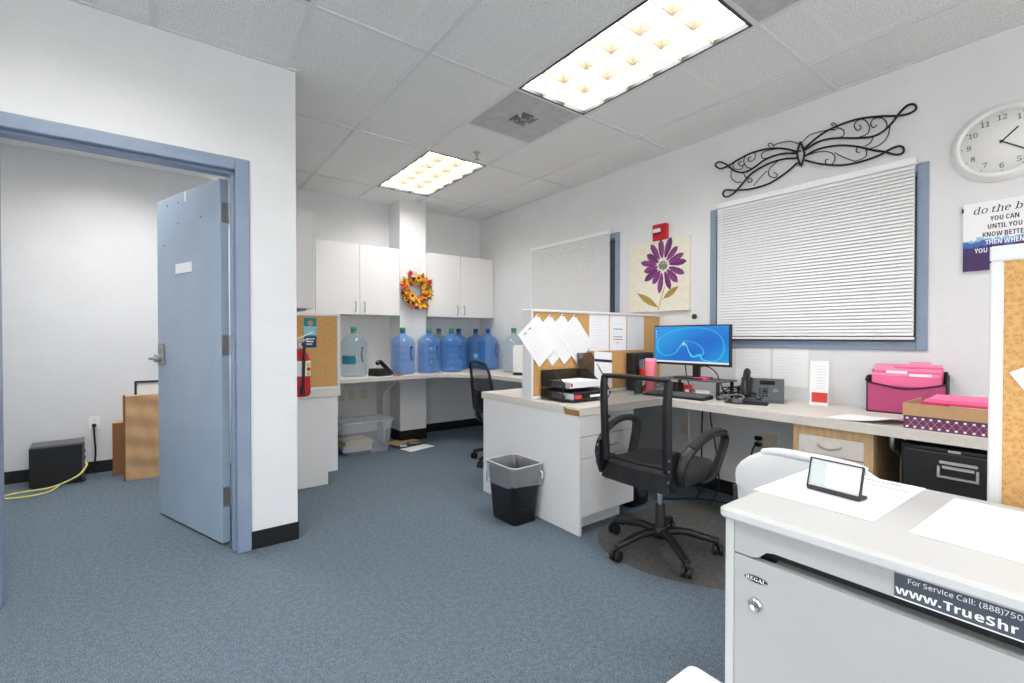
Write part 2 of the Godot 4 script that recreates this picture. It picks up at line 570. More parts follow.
# ------------------------------------------------------------------ the room shell
func room() -> void:
	var f := setting("floor", "blue-grey short pile office carpet", "carpet")
	bar(f, "carpet", V(-1.82, -0.1, -5.44), V(3.46, 0, ZR + 0.12), M.carpet)
	var w := setting("wall_back", "white painted back wall behind the wall cabinets", "wall")
	bar(w, "wall_section", V(0.5, 0, ZB - 0.12), V(3.46, 2.95, ZB), M.wall)
	w = setting("column_1", "white square column between the wall cabinets", "column")
	bar(w, "shaft", V(2.1, 0.12, ZB), V(2.415, HC + 0.04, -4.84), M.wall)
	bar(w, "base", V(2.096, 0, ZB), V(2.419, 0.12, -4.836), M.black_base)
	w = setting("wall_right", "white painted wall with two blue framed windows", "wall")
	var zs := [[-5.255, -4.005], [-2.84, -1.872], [-0.705, ZR + 0.12]]
	for s in zs:
		bar(w, "wall_section", V(XR, 0, s[0]), V(XR + 0.124, 2.95, s[1]), M.wall)
	for s in [[-4.005, -2.84], [-1.872, -0.705]]:
		bar(w, "wall_section", V(XR, 0, s[0]), V(XR + 0.124, 1.135, s[1]), M.wall)
		bar(w, "wall_section", V(XR, 2.075, s[0]), V(XR + 0.124, 2.95, s[1]), M.wall)
	w = setting("wall_left", "white painted wall around the blue door frame", "wall")
	bar(w, "wall_section", V(-1.82, 0, ZD - 0.14), V(-0.63, 2.95, ZD), M.wall)
	bar(w, "wall_section", V(0.37, 0, ZD - 0.14), V(0.62, 2.95, ZD), M.wall)
	bar(w, "wall_section", V(-0.63, 2.10, ZD - 0.14), V(0.37, 2.95, ZD), M.wall)
	w = setting("wall_alcove", "white wall between the side room and the alcove", "wall")
	bar(w, "wall_section", V(0.5, 0, -5.135), V(0.62, 2.95, ZD - 0.14), M.wall)
	w = setting("wall_side_room", "white wall of the side room seen through the door", "wall")
	bar(w, "wall_section", V(-1.82, 0, -5.44), V(0.5, 2.95, -5.32), M.wall)
	w = setting("wall_far_left", "white wall closing the office and side room", "wall")
	bar(w, "wall_section", V(-1.82, 0, -5.32), V(-1.7, 2.95, ZD - 0.14), M.wall)
	bar(w, "wall_section", V(-1.82, 0, ZD), V(-1.7, 0.12, ZR), M.wall)
	bar(w, "wall_section", V(-1.82, 2.45, ZD), V(-1.7, 2.95, ZR), M.wall)
	bar(w, "wall_section", V(-1.82, 0.12, ZD), V(-1.7, 2.45, -1.6), M.wall)
	bar(w, "wall_section", V(-1.82, 0.12, 3.2), V(-1.7, 2.45, ZR), M.wall)
	w = setting("window_4", "unseen wide blue framed window added along the open floor to let in side light", "window")  # out of view, added so daylight fills the room from the left
	for k in 4:
		var z := -1.6 + 4.8 * k / 3.0
		bar(w, "window_frame", V(-1.8, 0.12, z - 0.03), V(-1.7, 2.45, z + 0.03), M.blue_paint, 0.003)
	for y in [0.12, 2.41]:
		bar(w, "window_frame", V(-1.8, y, -1.57), V(-1.7, y + 0.04, 3.17), M.blue_paint, 0.003)
	for k in 3:
		bar(w, "glass", V(-1.756, 0.16, -1.57 + 4.8 * k / 3.0), V(-1.75, 2.41, -1.63 + 4.8 * (k + 1) / 3.0), M.clear)
	w = setting("wall_rear", "white wall at the near end of the office", "wall")
	bar(w, "wall_section", V(-1.82, 0, ZR), V(XR, 0.12, ZR + 0.12), M.wall)
	bar(w, "wall_section", V(-1.82, 2.45, ZR), V(XR, 2.95, ZR + 0.12), M.wall)
	bar(w, "wall_section", V(-1.82, 0.12, ZR), V(-1.4, 2.45, ZR + 0.12), M.wall)
	bar(w, "wall_section", V(3.0, 0.12, ZR), V(XR, 2.45, ZR + 0.12), M.wall)
	w = setting("window_3", "unseen wide blue framed window added at the near end of the office to let in daylight", "window")  # added behind the camera to brighten ceiling and walls with sky light
	for k in 4:
		var x := -1.4 + 4.4 * k / 3.0
		bar(w, "window_frame", V(x - 0.03, 0.12, ZR), V(x + 0.03, 2.45, ZR + 0.1), M.blue_paint, 0.003)
	for y in [0.12, 2.41]:
		bar(w, "window_frame", V(-1.37, y, ZR), V(2.97, y + 0.04, ZR + 0.1), M.blue_paint, 0.003)
	for k in 3:
		bar(w, "glass", V(-1.37 + 4.4 * k / 3.0, 0.16, ZR + 0.05), V(-1.43 + 4.4 * (k + 1) / 3.0, 2.41, ZR + 0.056), M.clear)
	# black cove base
	var b := setting("baseboard_left", "black rubber cove base below the door wall", "baseboard")
	bar(b, "cove", V(0.386, 0, ZD), V(0.626, 0.1, ZD + 0.006), M.black_base, 0.002)
	bar(b, "cove", V(-1.7, 0, ZD), V(-0.646, 0.1, ZD + 0.006), M.black_base, 0.002)
	bar(b, "cove", V(0.62, 0, -3.8), V(0.626, 0.1, ZD), M.black_base, 0.002)
	b = setting("baseboard_side_room", "black rubber cove base in the side room", "baseboard")
	bar(b, "cove", V(-1.7, 0, -5.32), V(0.5, 0.1, -5.314), M.black_base, 0.002)
	bar(b, "cove", V(-1.7, 0, -5.314), V(-1.694, 0.1, ZD - 0.14), M.black_base, 0.002)
	b = setting("baseboard_back", "black rubber cove base under the back counter", "baseboard")
	bar(b, "cove", V(0.62, 0, ZB), V(2.096, 0.1, ZB + 0.006), M.black_base, 0.002)
	bar(b, "cove", V(2.419, 0, ZB), V(XR, 0.1, ZB + 0.006), M.black_base, 0.002)
	b = setting("baseboard_right", "black rubber cove base under the desks", "baseboard")
	bar(b, "cove", V(XR - 0.006, 0, ZB + 0.006), V(XR, 0.1, ZR), M.black_base, 0.002)

func troffer(at: Vector3, label: String, power: float) -> void:
	var o := thing("ceiling_light", label, "ceiling light", at, 0, "recessed fluorescent ceiling lights")
	var w := MX / 2 - 0.012
	var l := MZ / 2 - 0.012
	var st := ms()
	for s in [-1, 1]:
		box(st, V(s * w, -0.004, -l), V(s * (w - 0.014), 0.02, l))
		box(st, V(-w + 0.014, -0.004, s * l), V(w - 0.014, 0.02, s * (l - 0.014)))
	part(o, "frame", st, M.fixture_frame)
	var iw := w - 0.014
	var il := l - 0.014
	st = ms()
	for s in [-1, 1]:
		box(st, V(s * (iw + 0.012), 0.02, -il), V(s * iw, 0.11, il))
		box(st, V(-iw, 0.02, s * (il + 0.012)), V(iw, 0.11, s * il))
	box(st, V(-iw, 0.098, -il), V(iw, 0.11, il))
	part(o, "housing", st, M.fixture_white)
	bar(o, "lamp_panel", V(-iw, 0.072, -il), V(iw, 0.082, il), M.lamp_lens)
	for k in 2:
		var x := -iw + 2 * iw * (k + 1) / 3.0
		part(o, "louvre_blade", prism(ms(), [Vector2(x - 0.002, 0), Vector2(x + 0.002, 0), Vector2(x + 0.016, 0.05), Vector2(x - 0.016, 0.05)], 2 * il, Transform3D(Basis(), V(0, 0.004, -il))), M.louvre)
	for k in 5:
		var z := -il + 2 * il * (k + 1) / 6.0
		part(o, "louvre_blade", prism(ms(), [Vector2(-0.002, 0), Vector2(0.002, 0), Vector2(0.016, 0.048), Vector2(-0.016, 0.048)], 2 * iw, Transform3D(Basis(V(0, 0, 1), V(0, 1, 0), V(-1, 0, 0)), V(iw, 0.004, z))), M.louvre)
	var a := AreaLight3D.new()
	a.name = "light"
	a.area_size = Vector2(iw * 2 - 0.01, il * 2 - 0.01)
	a.rotation_degrees.x = -90
	a.position.y = 0.068
	a.light_energy = power
	a.light_color = C(252, 252, 255)
	a.shadow_enabled = true
	a.area_range = 12.0
	a.area_attenuation = 2.0
	o.add_child(a)

func ceiling() -> void:
	var c := setting("ceiling", "suspended ceiling of white textured lay-in tiles", "ceiling")
	bar(c, "slab", V(-1.82, 2.95, -5.44), V(3.46, 3.05, ZR + 0.12), M.wall)
	var xs := []
	for k in range(-6, 4):
		xs.append(GX + MX * k)
	var zl := []
	for k in range(-4, 5):
		zl.append(GZ + MZ * k)
	var x_edges := [-1.7] + xs.filter(func(v): return v > -1.65 and v < XR - 0.03) + [XR]
	var z_edges := [-5.32] + zl.filter(func(v): return v > -5.3 and v < ZR - 0.03) + [ZR]
	var meshes := {}
	var holes := [[GX, GZ - MZ], [GX, GZ - 3 * MZ], [GX, GZ + MZ], [GX, GZ + 3 * MZ], [GX - 4 * MX, GZ - MZ], [GX - 4 * MX, GZ + MZ], [GX - 4 * MX, GZ + 3 * MZ]]
	for i in x_edges.size() - 1:
		for j in z_edges.size() - 1:
			var x0: float = x_edges[i]
			var x1: float = x_edges[i + 1]
			var z0: float = z_edges[j]
			var z1: float = z_edges[j + 1]
			var cut := false
			for h in holes:
				if absf(h[0] - x0) < 0.01 and absf(h[1] - z0) < 0.01:
					cut = true
			if cut:
				continue
			if z1 <= ZD - 0.5 and x1 < 0.6:
				continue            # the side room has its own ceiling
			var cells := [[z0, z1]]
			if absf(x0 - GX) < 0.01 and absf(z0 - (GZ - 2 * MZ)) < 0.01:
				cells = [[z0, z0 + MZ / 2]]                    # the other half is the diffuser
			if absf(x0 - GX) < 0.01 and absf(z0 - GZ) < 0.01:
				cells = [[z0 + MZ / 2, z1]]
			if absf(x0 - (GX - 3 * MX)) < 0.01 and absf(z0 - (GZ - MZ)) < 0.01:
				cells = [[z0 + MZ / 2, z1]]
			for s in cells:
				var lo := V(x0 + 0.003, HC + 0.004, maxf(s[0], ZB if x0 > 0.5 else -9.0) + 0.003)
				var hi := V(x1 - 0.003, HC + 0.02, s[1] - 0.003)
				if x0 < 0.5 and lo.z < ZD:
					lo.z = ZD - 0.1
				var sz := hi - lo
				var key := "%.3f %.3f" % [sz.x, sz.z]
				if not meshes.has(key):
					meshes[key] = done(box(ms(), -sz / 2, sz / 2, 0.003))
				piece(c, "ceiling_tile", meshes[key], M.ceiling_tile, Transform3D(Basis(), (lo + hi) / 2))
	bar(c, "ceiling_tile", V(-1.7, HC, -5.32), V(-0.62, HC + 0.02, ZD - 0.14), M.ceiling_tile)
	bar(c, "ceiling_tile", V(-0.62, HC, -5.32), V(-0.02, HC + 0.02, -4.71), M.ceiling_tile)
	bar(c, "ceiling_tile", V(-0.62, HC, -3.54), V(-0.02, HC + 0.02, ZD - 0.14), M.ceiling_tile)
	bar(c, "ceiling_tile", V(-0.02, HC, -5.32), V(0.5, HC + 0.02, ZD - 0.14), M.ceiling_tile)
	var e := 0.012
	for x in xs:
		if x > -1.65 and x < XR - 0.03:
			bar(c, "grid_tee", V(x - e, HC - 0.002, ZB if x > 0.6 else ZD), V(x + e, HC + 0.02, ZR), M.tee)
	for z in zl:
		if z > ZB and z < ZR - 0.03:
			bar(c, "grid_tee", V(-1.7 if z > ZD else 0.62, HC - 0.001, z - e), V(XR, HC + 0.02, z + e), M.tee)
	for s in [[GX, GX + MX, GZ - 1.5 * MZ], [GX, GX + MX, GZ + 0.5 * MZ], [GX - 3 * MX, GX - 2 * MX, GZ - 0.5 * MZ]]:
		bar(c, "grid_tee", V(s[0], HC - 0.001, s[2] - e), V(s[1], HC + 0.02, s[2] + e), M.tee)
	# the wall angles
	bar(c, "wall_angle", V(XR - 0.02, HC - 0.002, ZB), V(XR, HC + 0.004, ZR), M.tee)
	bar(c, "wall_angle", V(0.62, HC - 0.002, ZB), V(2.1, HC + 0.004, ZB + 0.02), M.tee)
	bar(c, "wall_angle", V(2.415, HC - 0.002, ZB), V(XR, HC + 0.004, ZB + 0.02), M.tee)
	bar(c, "wall_angle", V(-1.7, HC - 0.002, ZD), V(0.63, HC + 0.004, ZD + 0.02), M.tee)
	diffuser(V(GX + MX / 2, HC, GZ - 1.25 * MZ), "grey square ceiling vent panel between the two ceiling lights", true)
	diffuser(V(GX + MX / 2, HC, GZ + 0.25 * MZ), "grey square ceiling vent panel at the near end of the long light", false)
	diffuser(V(GX - 2.5 * MX, HC, GZ - 0.75 * MZ), "grey square ceiling vent panel near the top of the door wall", false)
	var s := thing("fire_sprinkler", "small pendent fire sprinkler head on a ceiling tile", "sprinkler", V(2.085, HC + 0.004, -3.247))
	part(s, "escutcheon", lathe(ms(), [[0.002, 0], [0.032, 0], [0.028, -0.006], [0.012, -0.009]]), M.steel)
	part(s, "stem", lathe(ms(), [[0.011, -0.008], [0.011, -0.03], [0.006, -0.034], [0.006, -0.055]], V(0, 0, 0), 12), M.nickel)
	part(s, "deflector", lathe(ms(), [[0.018, -0.055], [0.020, -0.058], [0.004, -0.060]], V(0, 0, 0), 16), M.nickel)

func diffuser(at: Vector3, label: String, sooty: bool) -> void:
	var o := thing("ceiling_vent", label, "ceiling vent", at, 0, "ceiling vent panels")
	var h := MX / 2 - 0.012
	bar(o, "panel", V(-h, 0.002, -h + 0.001), V(h, 0.012, h - 0.001), M.diffuser_grey)
	# curved vanes at the centre throw the air sideways
	for k in 4:
		var st := ms()
		var bs := Basis(Vector3.UP, PI / 2 * k)
		for j in 3:
			var x := 0.022 + j * 0.026
			boxt(st, Transform3D(bs * Basis(Vector3.BACK, 0.5), bs * V(x, -0.001, 0.018)), V(0.016, 0.002, 0.03 + j * 0.034))
		part(o, "vane", st, M.soot if sooty else M.diffuser_grey)

# ------------------------------------------------------------------ the door
func doorway() -> void:
	var t := setting("trim_1", "blue painted steel door frame", "door frame")
	var z0 := ZD - 0.155
	var xl := -0.57
	var z1 := ZD + 0.012
	bar(t, "jamb", V(0.318, 0, z0), V(0.385, 2.12, z1), M.blue_paint, 0.004)
	bar(t, "jamb", V(xl - 0.067, 0, z0), V(xl, 2.12, z1), M.blue_paint, 0.004)
	bar(t, "head", V(xl, 2.056, z0), V(0.318, 2.12, z1), M.blue_paint, 0.004)
	bar(t, "door_stop", V(0.302, 0, ZD - 0.095), V(0.318, 2.056, ZD - 0.03), M.blue_paint, 0.002)
	bar(t, "door_stop", V(xl, 0, ZD - 0.095), V(xl + 0.012, 2.056, ZD - 0.03), M.blue_paint, 0.002)
	bar(t, "door_stop", V(xl + 0.012, 2.04, ZD - 0.095), V(0.302, 2.056, ZD - 0.03), M.blue_paint, 0.002)
	var d := thing("door_1", "blue painted office door standing open into the side room", "door", V(0.262, 0, -3.035), 109.6)
	d.set_meta("kind", "structure")
	var leaf := bar(d, "leaf", V(0, 0.012, 0), V(0.84, 2.045, 0.044), M.door_paint, 0.002)
	for y in [1.86, 1.12, 0.27]:
		var h := bar(d, "hinge", V(-0.003, y - 0.055, 0.006), V(0, y + 0.055, 0.042), M.nickel)
		part(h, "knuckle", cyl(ms(), V(-0.004, y - 0.055, 0.048), V(-0.004, y + 0.055, 0.048), 0.007, 10), M.nickel)
		for k in 4:
			part(h, "screw", cyl(ms(), V(-0.0045, y - 0.04 + k * 0.027, 0.018 + (k % 2) * 0.012), V(-0.002, y - 0.04 + k * 0.027, 0.018 + (k % 2) * 0.012), 0.004, 8), M.steel)
	var lk := bar(d, "lock_plate", V(0.735, 0.985, -0.012), V(0.815, 1.125, 0), M.nickel, 0.005)
	part(lk, "rose", cyl(ms(), V(0.775, 1.03, -0.012), V(0.775, 1.03, -0.04), 0.026, 16), M.nickel)
	part(lk, "lever", tube(ms(), curve([V(0.775, 1.03, -0.03), V(0.775, 1.03, -0.062), V(0.755, 1.028, -0.068), V(0.665, 1.026, -0.062)]), 0.010, 10), M.nickel)
	part(lk, "keyhole", cyl(ms(), V(0.775, 1.095, -0.012), V(0.775, 1.095, -0.02), 0.013, 14), M.steel)
	part(d, "latch", box(ms(), V(0.839, 0.99, 0.01), V(0.843, 1.10, 0.034)), M.nickel)
	part(d, "far_lever", tube(ms(), curve([V(0.775, 1.03, 0.044), V(0.775, 1.03, 0.11), V(0.79, 1.03, 0.118), V(0.89, 1.03, 0.11)]), 0.010, 10), M.nickel)
	bar(d, "name_plate", V(0.34, 1.555, -0.004), V(0.56, 1.615, 0), M.white, 0.001)
	for p in [[0.68, 1.995], [0.52, 1.99], [0.53, 1.865], [0.23, 1.865], [0.73, 1.75]]:
		part(d, "screw_hole", cyl(ms(), V(p[0], p[1], -0.0012), V(p[0], p[1], 0.001), 0.006, 8), M.charcoal)
	bar(d, "tape", V(0.42, 1.985, -0.0008), V(0.435, 2.046, 0), M.white)

# ------------------------------------------------------------------ the windows
func windows() -> void:
	for k in 2:
		var a := -1.872 if k == 0 else -4.005
		var b := -0.705 if k == 0 else -2.84
		var w := setting("window_%d" % (k + 1), "blue framed window behind a closed blind", "window")
		var f := 0.046
		for s in [[a - f, a + 0.004, 1.09, 2.12], [b - 0.004, b + f, 1.09, 2.12]]:
			bar(w, "window_frame", V(XR - 0.012, s[2], s[0]), V(XR + 0.09, s[3], s[1]), M.blue_paint, 0.003)
		bar(w, "window_frame", V(XR - 0.012, 1.09, a + 0.004), V(XR + 0.09, 1.139, b - 0.004), M.blue_paint, 0.003)
		bar(w, "window_frame", V(XR - 0.012, 2.071, a + 0.004), V(XR + 0.09, 2.12, b - 0.004), M.blue_paint, 0.003)
		bar(w, "glass", V(XR + 0.07, 1.139, a + 0.004), V(XR + 0.075, 2.071, b - 0.004), M.window_glass)
		var c := (a + b) / 2.0 + (0.01 if k == 0 else -0.034)
		blind(V(XR - 0.016, 1.15, c), 1.142 if k == 0 else 1.159, "white mini blind closed over the window beside the clock" if k == 0 else "white mini blind closed over the window beside the flower canvas")

# local x runs along the wall, local z comes out of it
func blind(at: Vector3, wide: float, label: String) -> void:
	var o := thing("window_blind", label, "blind", at, -90, "white window blinds")
	bar(o, "headrail", V(-wide / 2, 0.962, 0), V(wide / 2, 1.0, 0.034), M.slat, 0.003)
	var n := 46
	var sec := []
	for j in 4:
		var s := j / 3.0 - 0.5
		sec.append(Vector2(0.010 * (0.25 - s * s) * 0.9, s * 0.0252))
	var prof := []
	for j in 4:
		prof.append(sec[j] + Vector2(0.0004, 0))
	for j in 4:
		prof.append(sec[3 - j] - Vector2(0.0004, 0))
	var slat := done(prism(ms(), prof, wide - 0.01, Transform3D(Basis(V(0, 0, 1), V(0, 1, 0), V(-1, 0, 0)), V(wide / 2 - 0.005, 0, 0))))
	for k in n:
		var y := 0.026 + k * (0.936 / n) + 0.008
		piece(o, "slat", slat, M.slat, Transform3D(Basis(Vector3.RIGHT, deg_to_rad(-31)), V(0, y, 0.018)))
	bar(o, "bottom_rail", V(-wide / 2 + 0.003, 0, 0.006), V(wide / 2 - 0.003, 0.016, 0.030), M.slat, 0.003)
	for x in [-wide * 0.36, 0.0, wide * 0.36]:
		part(o, "ladder_cord", cyl(ms(), V(x, 0.012, 0.0305), V(x, 0.97, 0.0305), 0.0007, 5), M.paper)
	part(o, "tilt_wand", cyl(ms(), V(-wide / 2 + 0.05, 0.33, 0.038), V(-wide / 2 + 0.05, 0.965, 0.036), 0.0035, 8), M.white_gloss)

# ------------------------------------------------------------------ the alcove
func pull(parent: Node3D, at: Vector3, len: float, m: Material, out := V(0, 0, 1), along := V(0, 1, 0), r := 0.0045) -> void:
	part(parent, "handle", tube(ms(), curve([at - along * len / 2, at - along * len * 0.46 + out * 0.018, at + out * 0.026, at + along * len * 0.46 + out * 0.018, at + along * len / 2]), r, 8), m)

func alcove() -> void:
	var zf := -4.815
	# left pair of wall cabinets on the back wall
	var c := thing("wall_cabinet", "white two-door wall cabinet left of the column", "wall cabinet", V(1.5, 1.395, ZB), 0, "white wall cabinets", true)
	bar(c, "body", V(0.96, 1.395, ZB), V(2.078, 2.12, zf + 0.0), M.white_panel)
	bar(c, "filler", V(0.962, 1.395, zf), V(1.202, 2.12, zf + 0.019), M.white_door, 0.002)
	for s in [[1.205, 1.6395, 1], [1.6425, 2.078, -1]]:
		var d := bar(c, "door", V(s[0], 1.395, zf + 0.001), V(s[1], 2.12, zf + 0.02), M.white_door, 0.002)
		pull(d, V(s[1] - 0.045 if s[2] == 1 else s[0] + 0.045, 1.475, zf + 0.02), 0.105, M.nickel)
	c = thing("wall_cabinet", "white two-door wall cabinet between the column and the right wall", "wall cabinet", V(2.87, 1.395, ZB), 0, "white wall cabinets", true)
	bar(c, "body", V(2.416, 1.395, ZB), V(3.325, 2.12, zf), M.white_panel)
	for s in [[2.416, 2.8435, 1], [2.8465, 3.325, -1]]:
		var d := bar(c, "door", V(s[0], 1.395, zf + 0.001), V(s[1], 2.12, zf + 0.02), M.white_door, 0.002)
		pull(d, V(s[1] - 0.045 if s[2] == 1 else s[0] + 0.045, 1.475, zf + 0.02), 0.105, M.nickel)
	c = thing("wall_cabinet", "white wall cabinet seen from its end above the cork panel", "wall cabinet", V(0.78, 1.385, -4.3), 0, "white wall cabinets", true)
	bar(c, "body", V(0.62, 1.385, -4.79), V(0.935, 2.14, -3.81), M.white_panel)
	for s in [[-4.79, -4.302], [-4.298, -3.81]]:
		bar(c, "door", V(0.936, 1.385, s[0]), V(0.955, 2.14, s[1]), M.white_door, 0.002)
	bar(c, "under_light", V(0.66, 1.372, -4.4), V(0.9, 1.385, -3.86), M.grey)
	# counters
	var o := thing("countertop", "pale laminate corner counter carrying the blue water bottles", "countertop", V(1.8, 0.73, -4.8), 0, "", true)
	var flat := Basis(V(1, 0, 0), V(0, 0, 1), V(0, -1, 0))
	var poly := [Vector2(0.62, ZB), Vector2(2.092, ZB), Vector2(2.092, -4.832), Vector2(2.423, -4.832), Vector2(2.423, ZB), Vector2(XR, ZB), Vector2(XR, -2.95), Vector2(2.72, -2.95), Vector2(2.72, -4.02), Vector2(2.66, -4.06), Vector2(2.44, -4.40), Vector2(2.36, -4.43), Vector2(0.62, -4.37)]
	part(o, "worktop", prism(ms(), poly, 0.036, Transform3D(flat, V(0, 0.766, 0))), M.laminate)
	var sup := thing("counter_bracket", "white panel support with a curved brace under the back counter", "bracket", V(1.955, 0, -5.04), 0, "", true)
	var prof := [Vector2(-5.128, 0.102), Vector2(-5.128, 0.728), Vector2(-4.5, 0.728), Vector2(-4.5, 0.70), Vector2(-4.62, 0.685), Vector2(-4.78, 0.62), Vector2(-4.9, 0.56), Vector2(-4.94, 0.53), Vector2(-4.94, 0.0), Vector2(-5.127, 0.0)]
	part(sup, "panel", prism(ms(), prof, 0.02, Transform3D(Basis(V(0, 0, 1), V(0, 1, 0), V(-1, 0, 0)), V(1.965, 0, 0))), M.white_panel)
	o = thing("countertop", "short pale counter under the framed cork panel", "countertop", V(0.88, 0.69, -4.1), 0, "", true)
	bar(o, "worktop", V(0.62, 0.693, -4.365), V(1.14, 0.748, -3.79), M.laminate, 0.003)
	o = thing("base_cabinet", "white base cabinet with a recessed toe kick behind the door wall", "cabinet", V(0.87, 0, -4.1), 0, "", true)
	bar(o, "end_panel", V(0.627, 0.097, -3.825), V(1.12, 0.692, -3.806), M.white_panel)
	bar(o, "end_panel", V(0.627, 0, -3.825), V(1.044, 0.097, -3.806), M.white_panel)
	bar(o, "body", V(0.627, 0.097, -4.36), V(1.10, 0.692, -3.826), M.white_panel)
	bar(o, "toe_kick", V(0.7, 0, -4.36), V(1.035, 0.096, -3.826), M.white_panel)
	for s in [[0.53, 0.688], [0.32, 0.525], [0.1, 0.315]]:
		bar(o, "drawer", V(1.101, s[0], -4.355), V(1.119, s[1], -3.827), M.white_door, 0.002)
	# cork panel
	o = thing("cork_panel", "framed cork panel with a teal card beside the fire extinguisher", "notice board", V(0.88, 0.75, -3.82), 0, "", true)
	cork_panel(o, V(0.627, 0.75, -3.846), V(1.142, 1.35, -3.806), 0.022)
	var card := sheet("door_hanger", "teal door hanger card pinned on the cork panel", "card", V(0.918, 1.197, -3.8115), Basis(), 0.092, 0.23, M.teal)
	bar(card, "print", V(-0.046, -0.02, 0.0008), V(0.046, 0.05, 0.0012), M.sky_blue)
	bar(card, "print", V(-0.046, -0.115, 0.0008), V(0.046, -0.03, 0.0012), M.teal_dark)
	part(card, "hole", cyl(ms(), V(0, 0.075, 0.0007), V(0, 0.075, 0.0014), 0.02, 18), M.cork)
	for k in 3:
		bar(card, "print", V(-0.03, -0.052 - k * 0.02, 0.0012), V(0.03 - k * 0.008, -0.044 - k * 0.02, 0.0015), M.white)
	extinguisher()
	# outlets on the back wall below the counter
	for x in [1.545, 1.665, 1.80]:
		outlet(V(x, 0.53, ZB), 0, "ivory outlet plate on the back wall under the counter", "outlets under the back counter")
	wreath()
	# phone and cord
	var p := thing("telephone", "black telephone lying on the back counter beside a clear bottle", "telephone", V(1.785, 0.766, -4.62), 20)
	part(p, "base", loft(ms(), [ring_at(rrect(0.18, 0.17, 0.02), 0), ring_at(rrect(0.178, 0.168, 0.02), 0.03), ring_at(rrect(0.12, 0.15, 0.02), 0.075, V(-0.03, 0, 0))]), M.black)
	part(p, "handset", tube(ms(), curve([V(-0.09, 0.13, 0.06), V(-0.05, 0.145, 0.06), V(0.0, 0.10, 0.07), V(0.05, 0.05, 0.08), V(0.085, 0.02, 0.08)]), 0.022, 10), M.black_gloss)
	part(p, "cord", tube(ms(), curve([V(0.08, 0.012, 0.09), V(0.12, 0.01, 0.04), V(0.13, 0.012, 0.08), V(0.14, 0.01, 0.05), V(0.13, 0.008, 0.02)]), 0.005, 6), M.black)
	var cb := thing("adapter_cable", "loose tan cable bundle on the back counter", "cable", V(1.90, 0.766, -4.455))
	part(cb, "cable", tube(ms(), curve([V(-0.05, 0.008, 0.03), V(-0.02, 0.03, 0), V(0.03, 0.02, 0.02), V(0.0, 0.01, 0.05), V(-0.04, 0.02, 0.01), V(0.02, 0.035, -0.01), V(0.05, 0.008, 0.04)]), 0.006, 6), M.kraft_dark)
	# space heater
	var h := thing("space_heater", "small white tower heater with a dark mesh front on the counter", "heater", V(2.985, 0.766, -3.82), 32)
	part(h, "housing", loft(ms(), [ring_at(rrect(0.12, 0.12, 0.02), 0.03), ring_at(rrect(0.13, 0.12, 0.02), 0.06), ring_at(rrect(0.13, 0.12, 0.02), 0.29), ring_at(rrect(0.115, 0.105, 0.02), 0.31)]), M.white_gloss)
	bar(h, "base", V(-0.062, 0, -0.06), V(0.062, 0.03, 0.06), M.black, 0.004)
	bar(h, "grille", V(-0.043, 0.06, 0.0585), V(0.043, 0.28, 0.063), M.charcoal, 0.002)
	for k in 14:
		bar(h, "grille_bar", V(-0.041, 0.068 + k * 0.0148, 0.063), V(0.041, 0.072 + k * 0.0148, 0.0645), M.black)

func cork_panel(o: Node3D, lo: Vector3, hi: Vector3, f: float) -> void:
	bar(o, "core", V(lo.x + f * 0.5, lo.y + f * 0.5, lo.z + 0.003), V(hi.x - f * 0.5, hi.y - f * 0.5, hi.z - 0.006), M.cork)
	bar(o, "frame_rail", V(lo.x, hi.y - f, lo.z), hi, M.frame_white, 0.003)
	bar(o, "frame_rail", lo, V(hi.x, lo.y + f, hi.z), M.frame_white, 0.003)
	bar(o, "frame_post", V(lo.x, lo.y + f, lo.z), V(lo.x + f, hi.y - f, hi.z), M.frame_white, 0.003)
	bar(o, "frame_post", V(hi.x - f, lo.y + f, lo.z), V(hi.x, hi.y - f, hi.z), M.frame_white, 0.003)

func outlet(at: Vector3, turn: float, label: String, group := "", m: Material = null) -> Node3D:
	var o := thing("wall_outlet", label, "outlet", at, turn, group)
	bar(o, "plate", V(-0.036, -0.058, 0), V(0.036, 0.058, 0.005), m if m else M.ivory, 0.002)
	for s in [-1, 1]:
		var r := part(o, "receptacle", prism(ms(), rrect(0.034, 0.028, 0.011), 0.002, Transform3D(Basis(), V(0, s * 0.02, 0.005))), m if m else M.ivory)
		for x in [-0.006, 0.006]:
			bar(r, "slot", V(x - 0.001, s * 0.02 - 0.002, 0.007), V(x + 0.001, s * 0.02 + 0.006, 0.0073), M.charcoal)
	return o

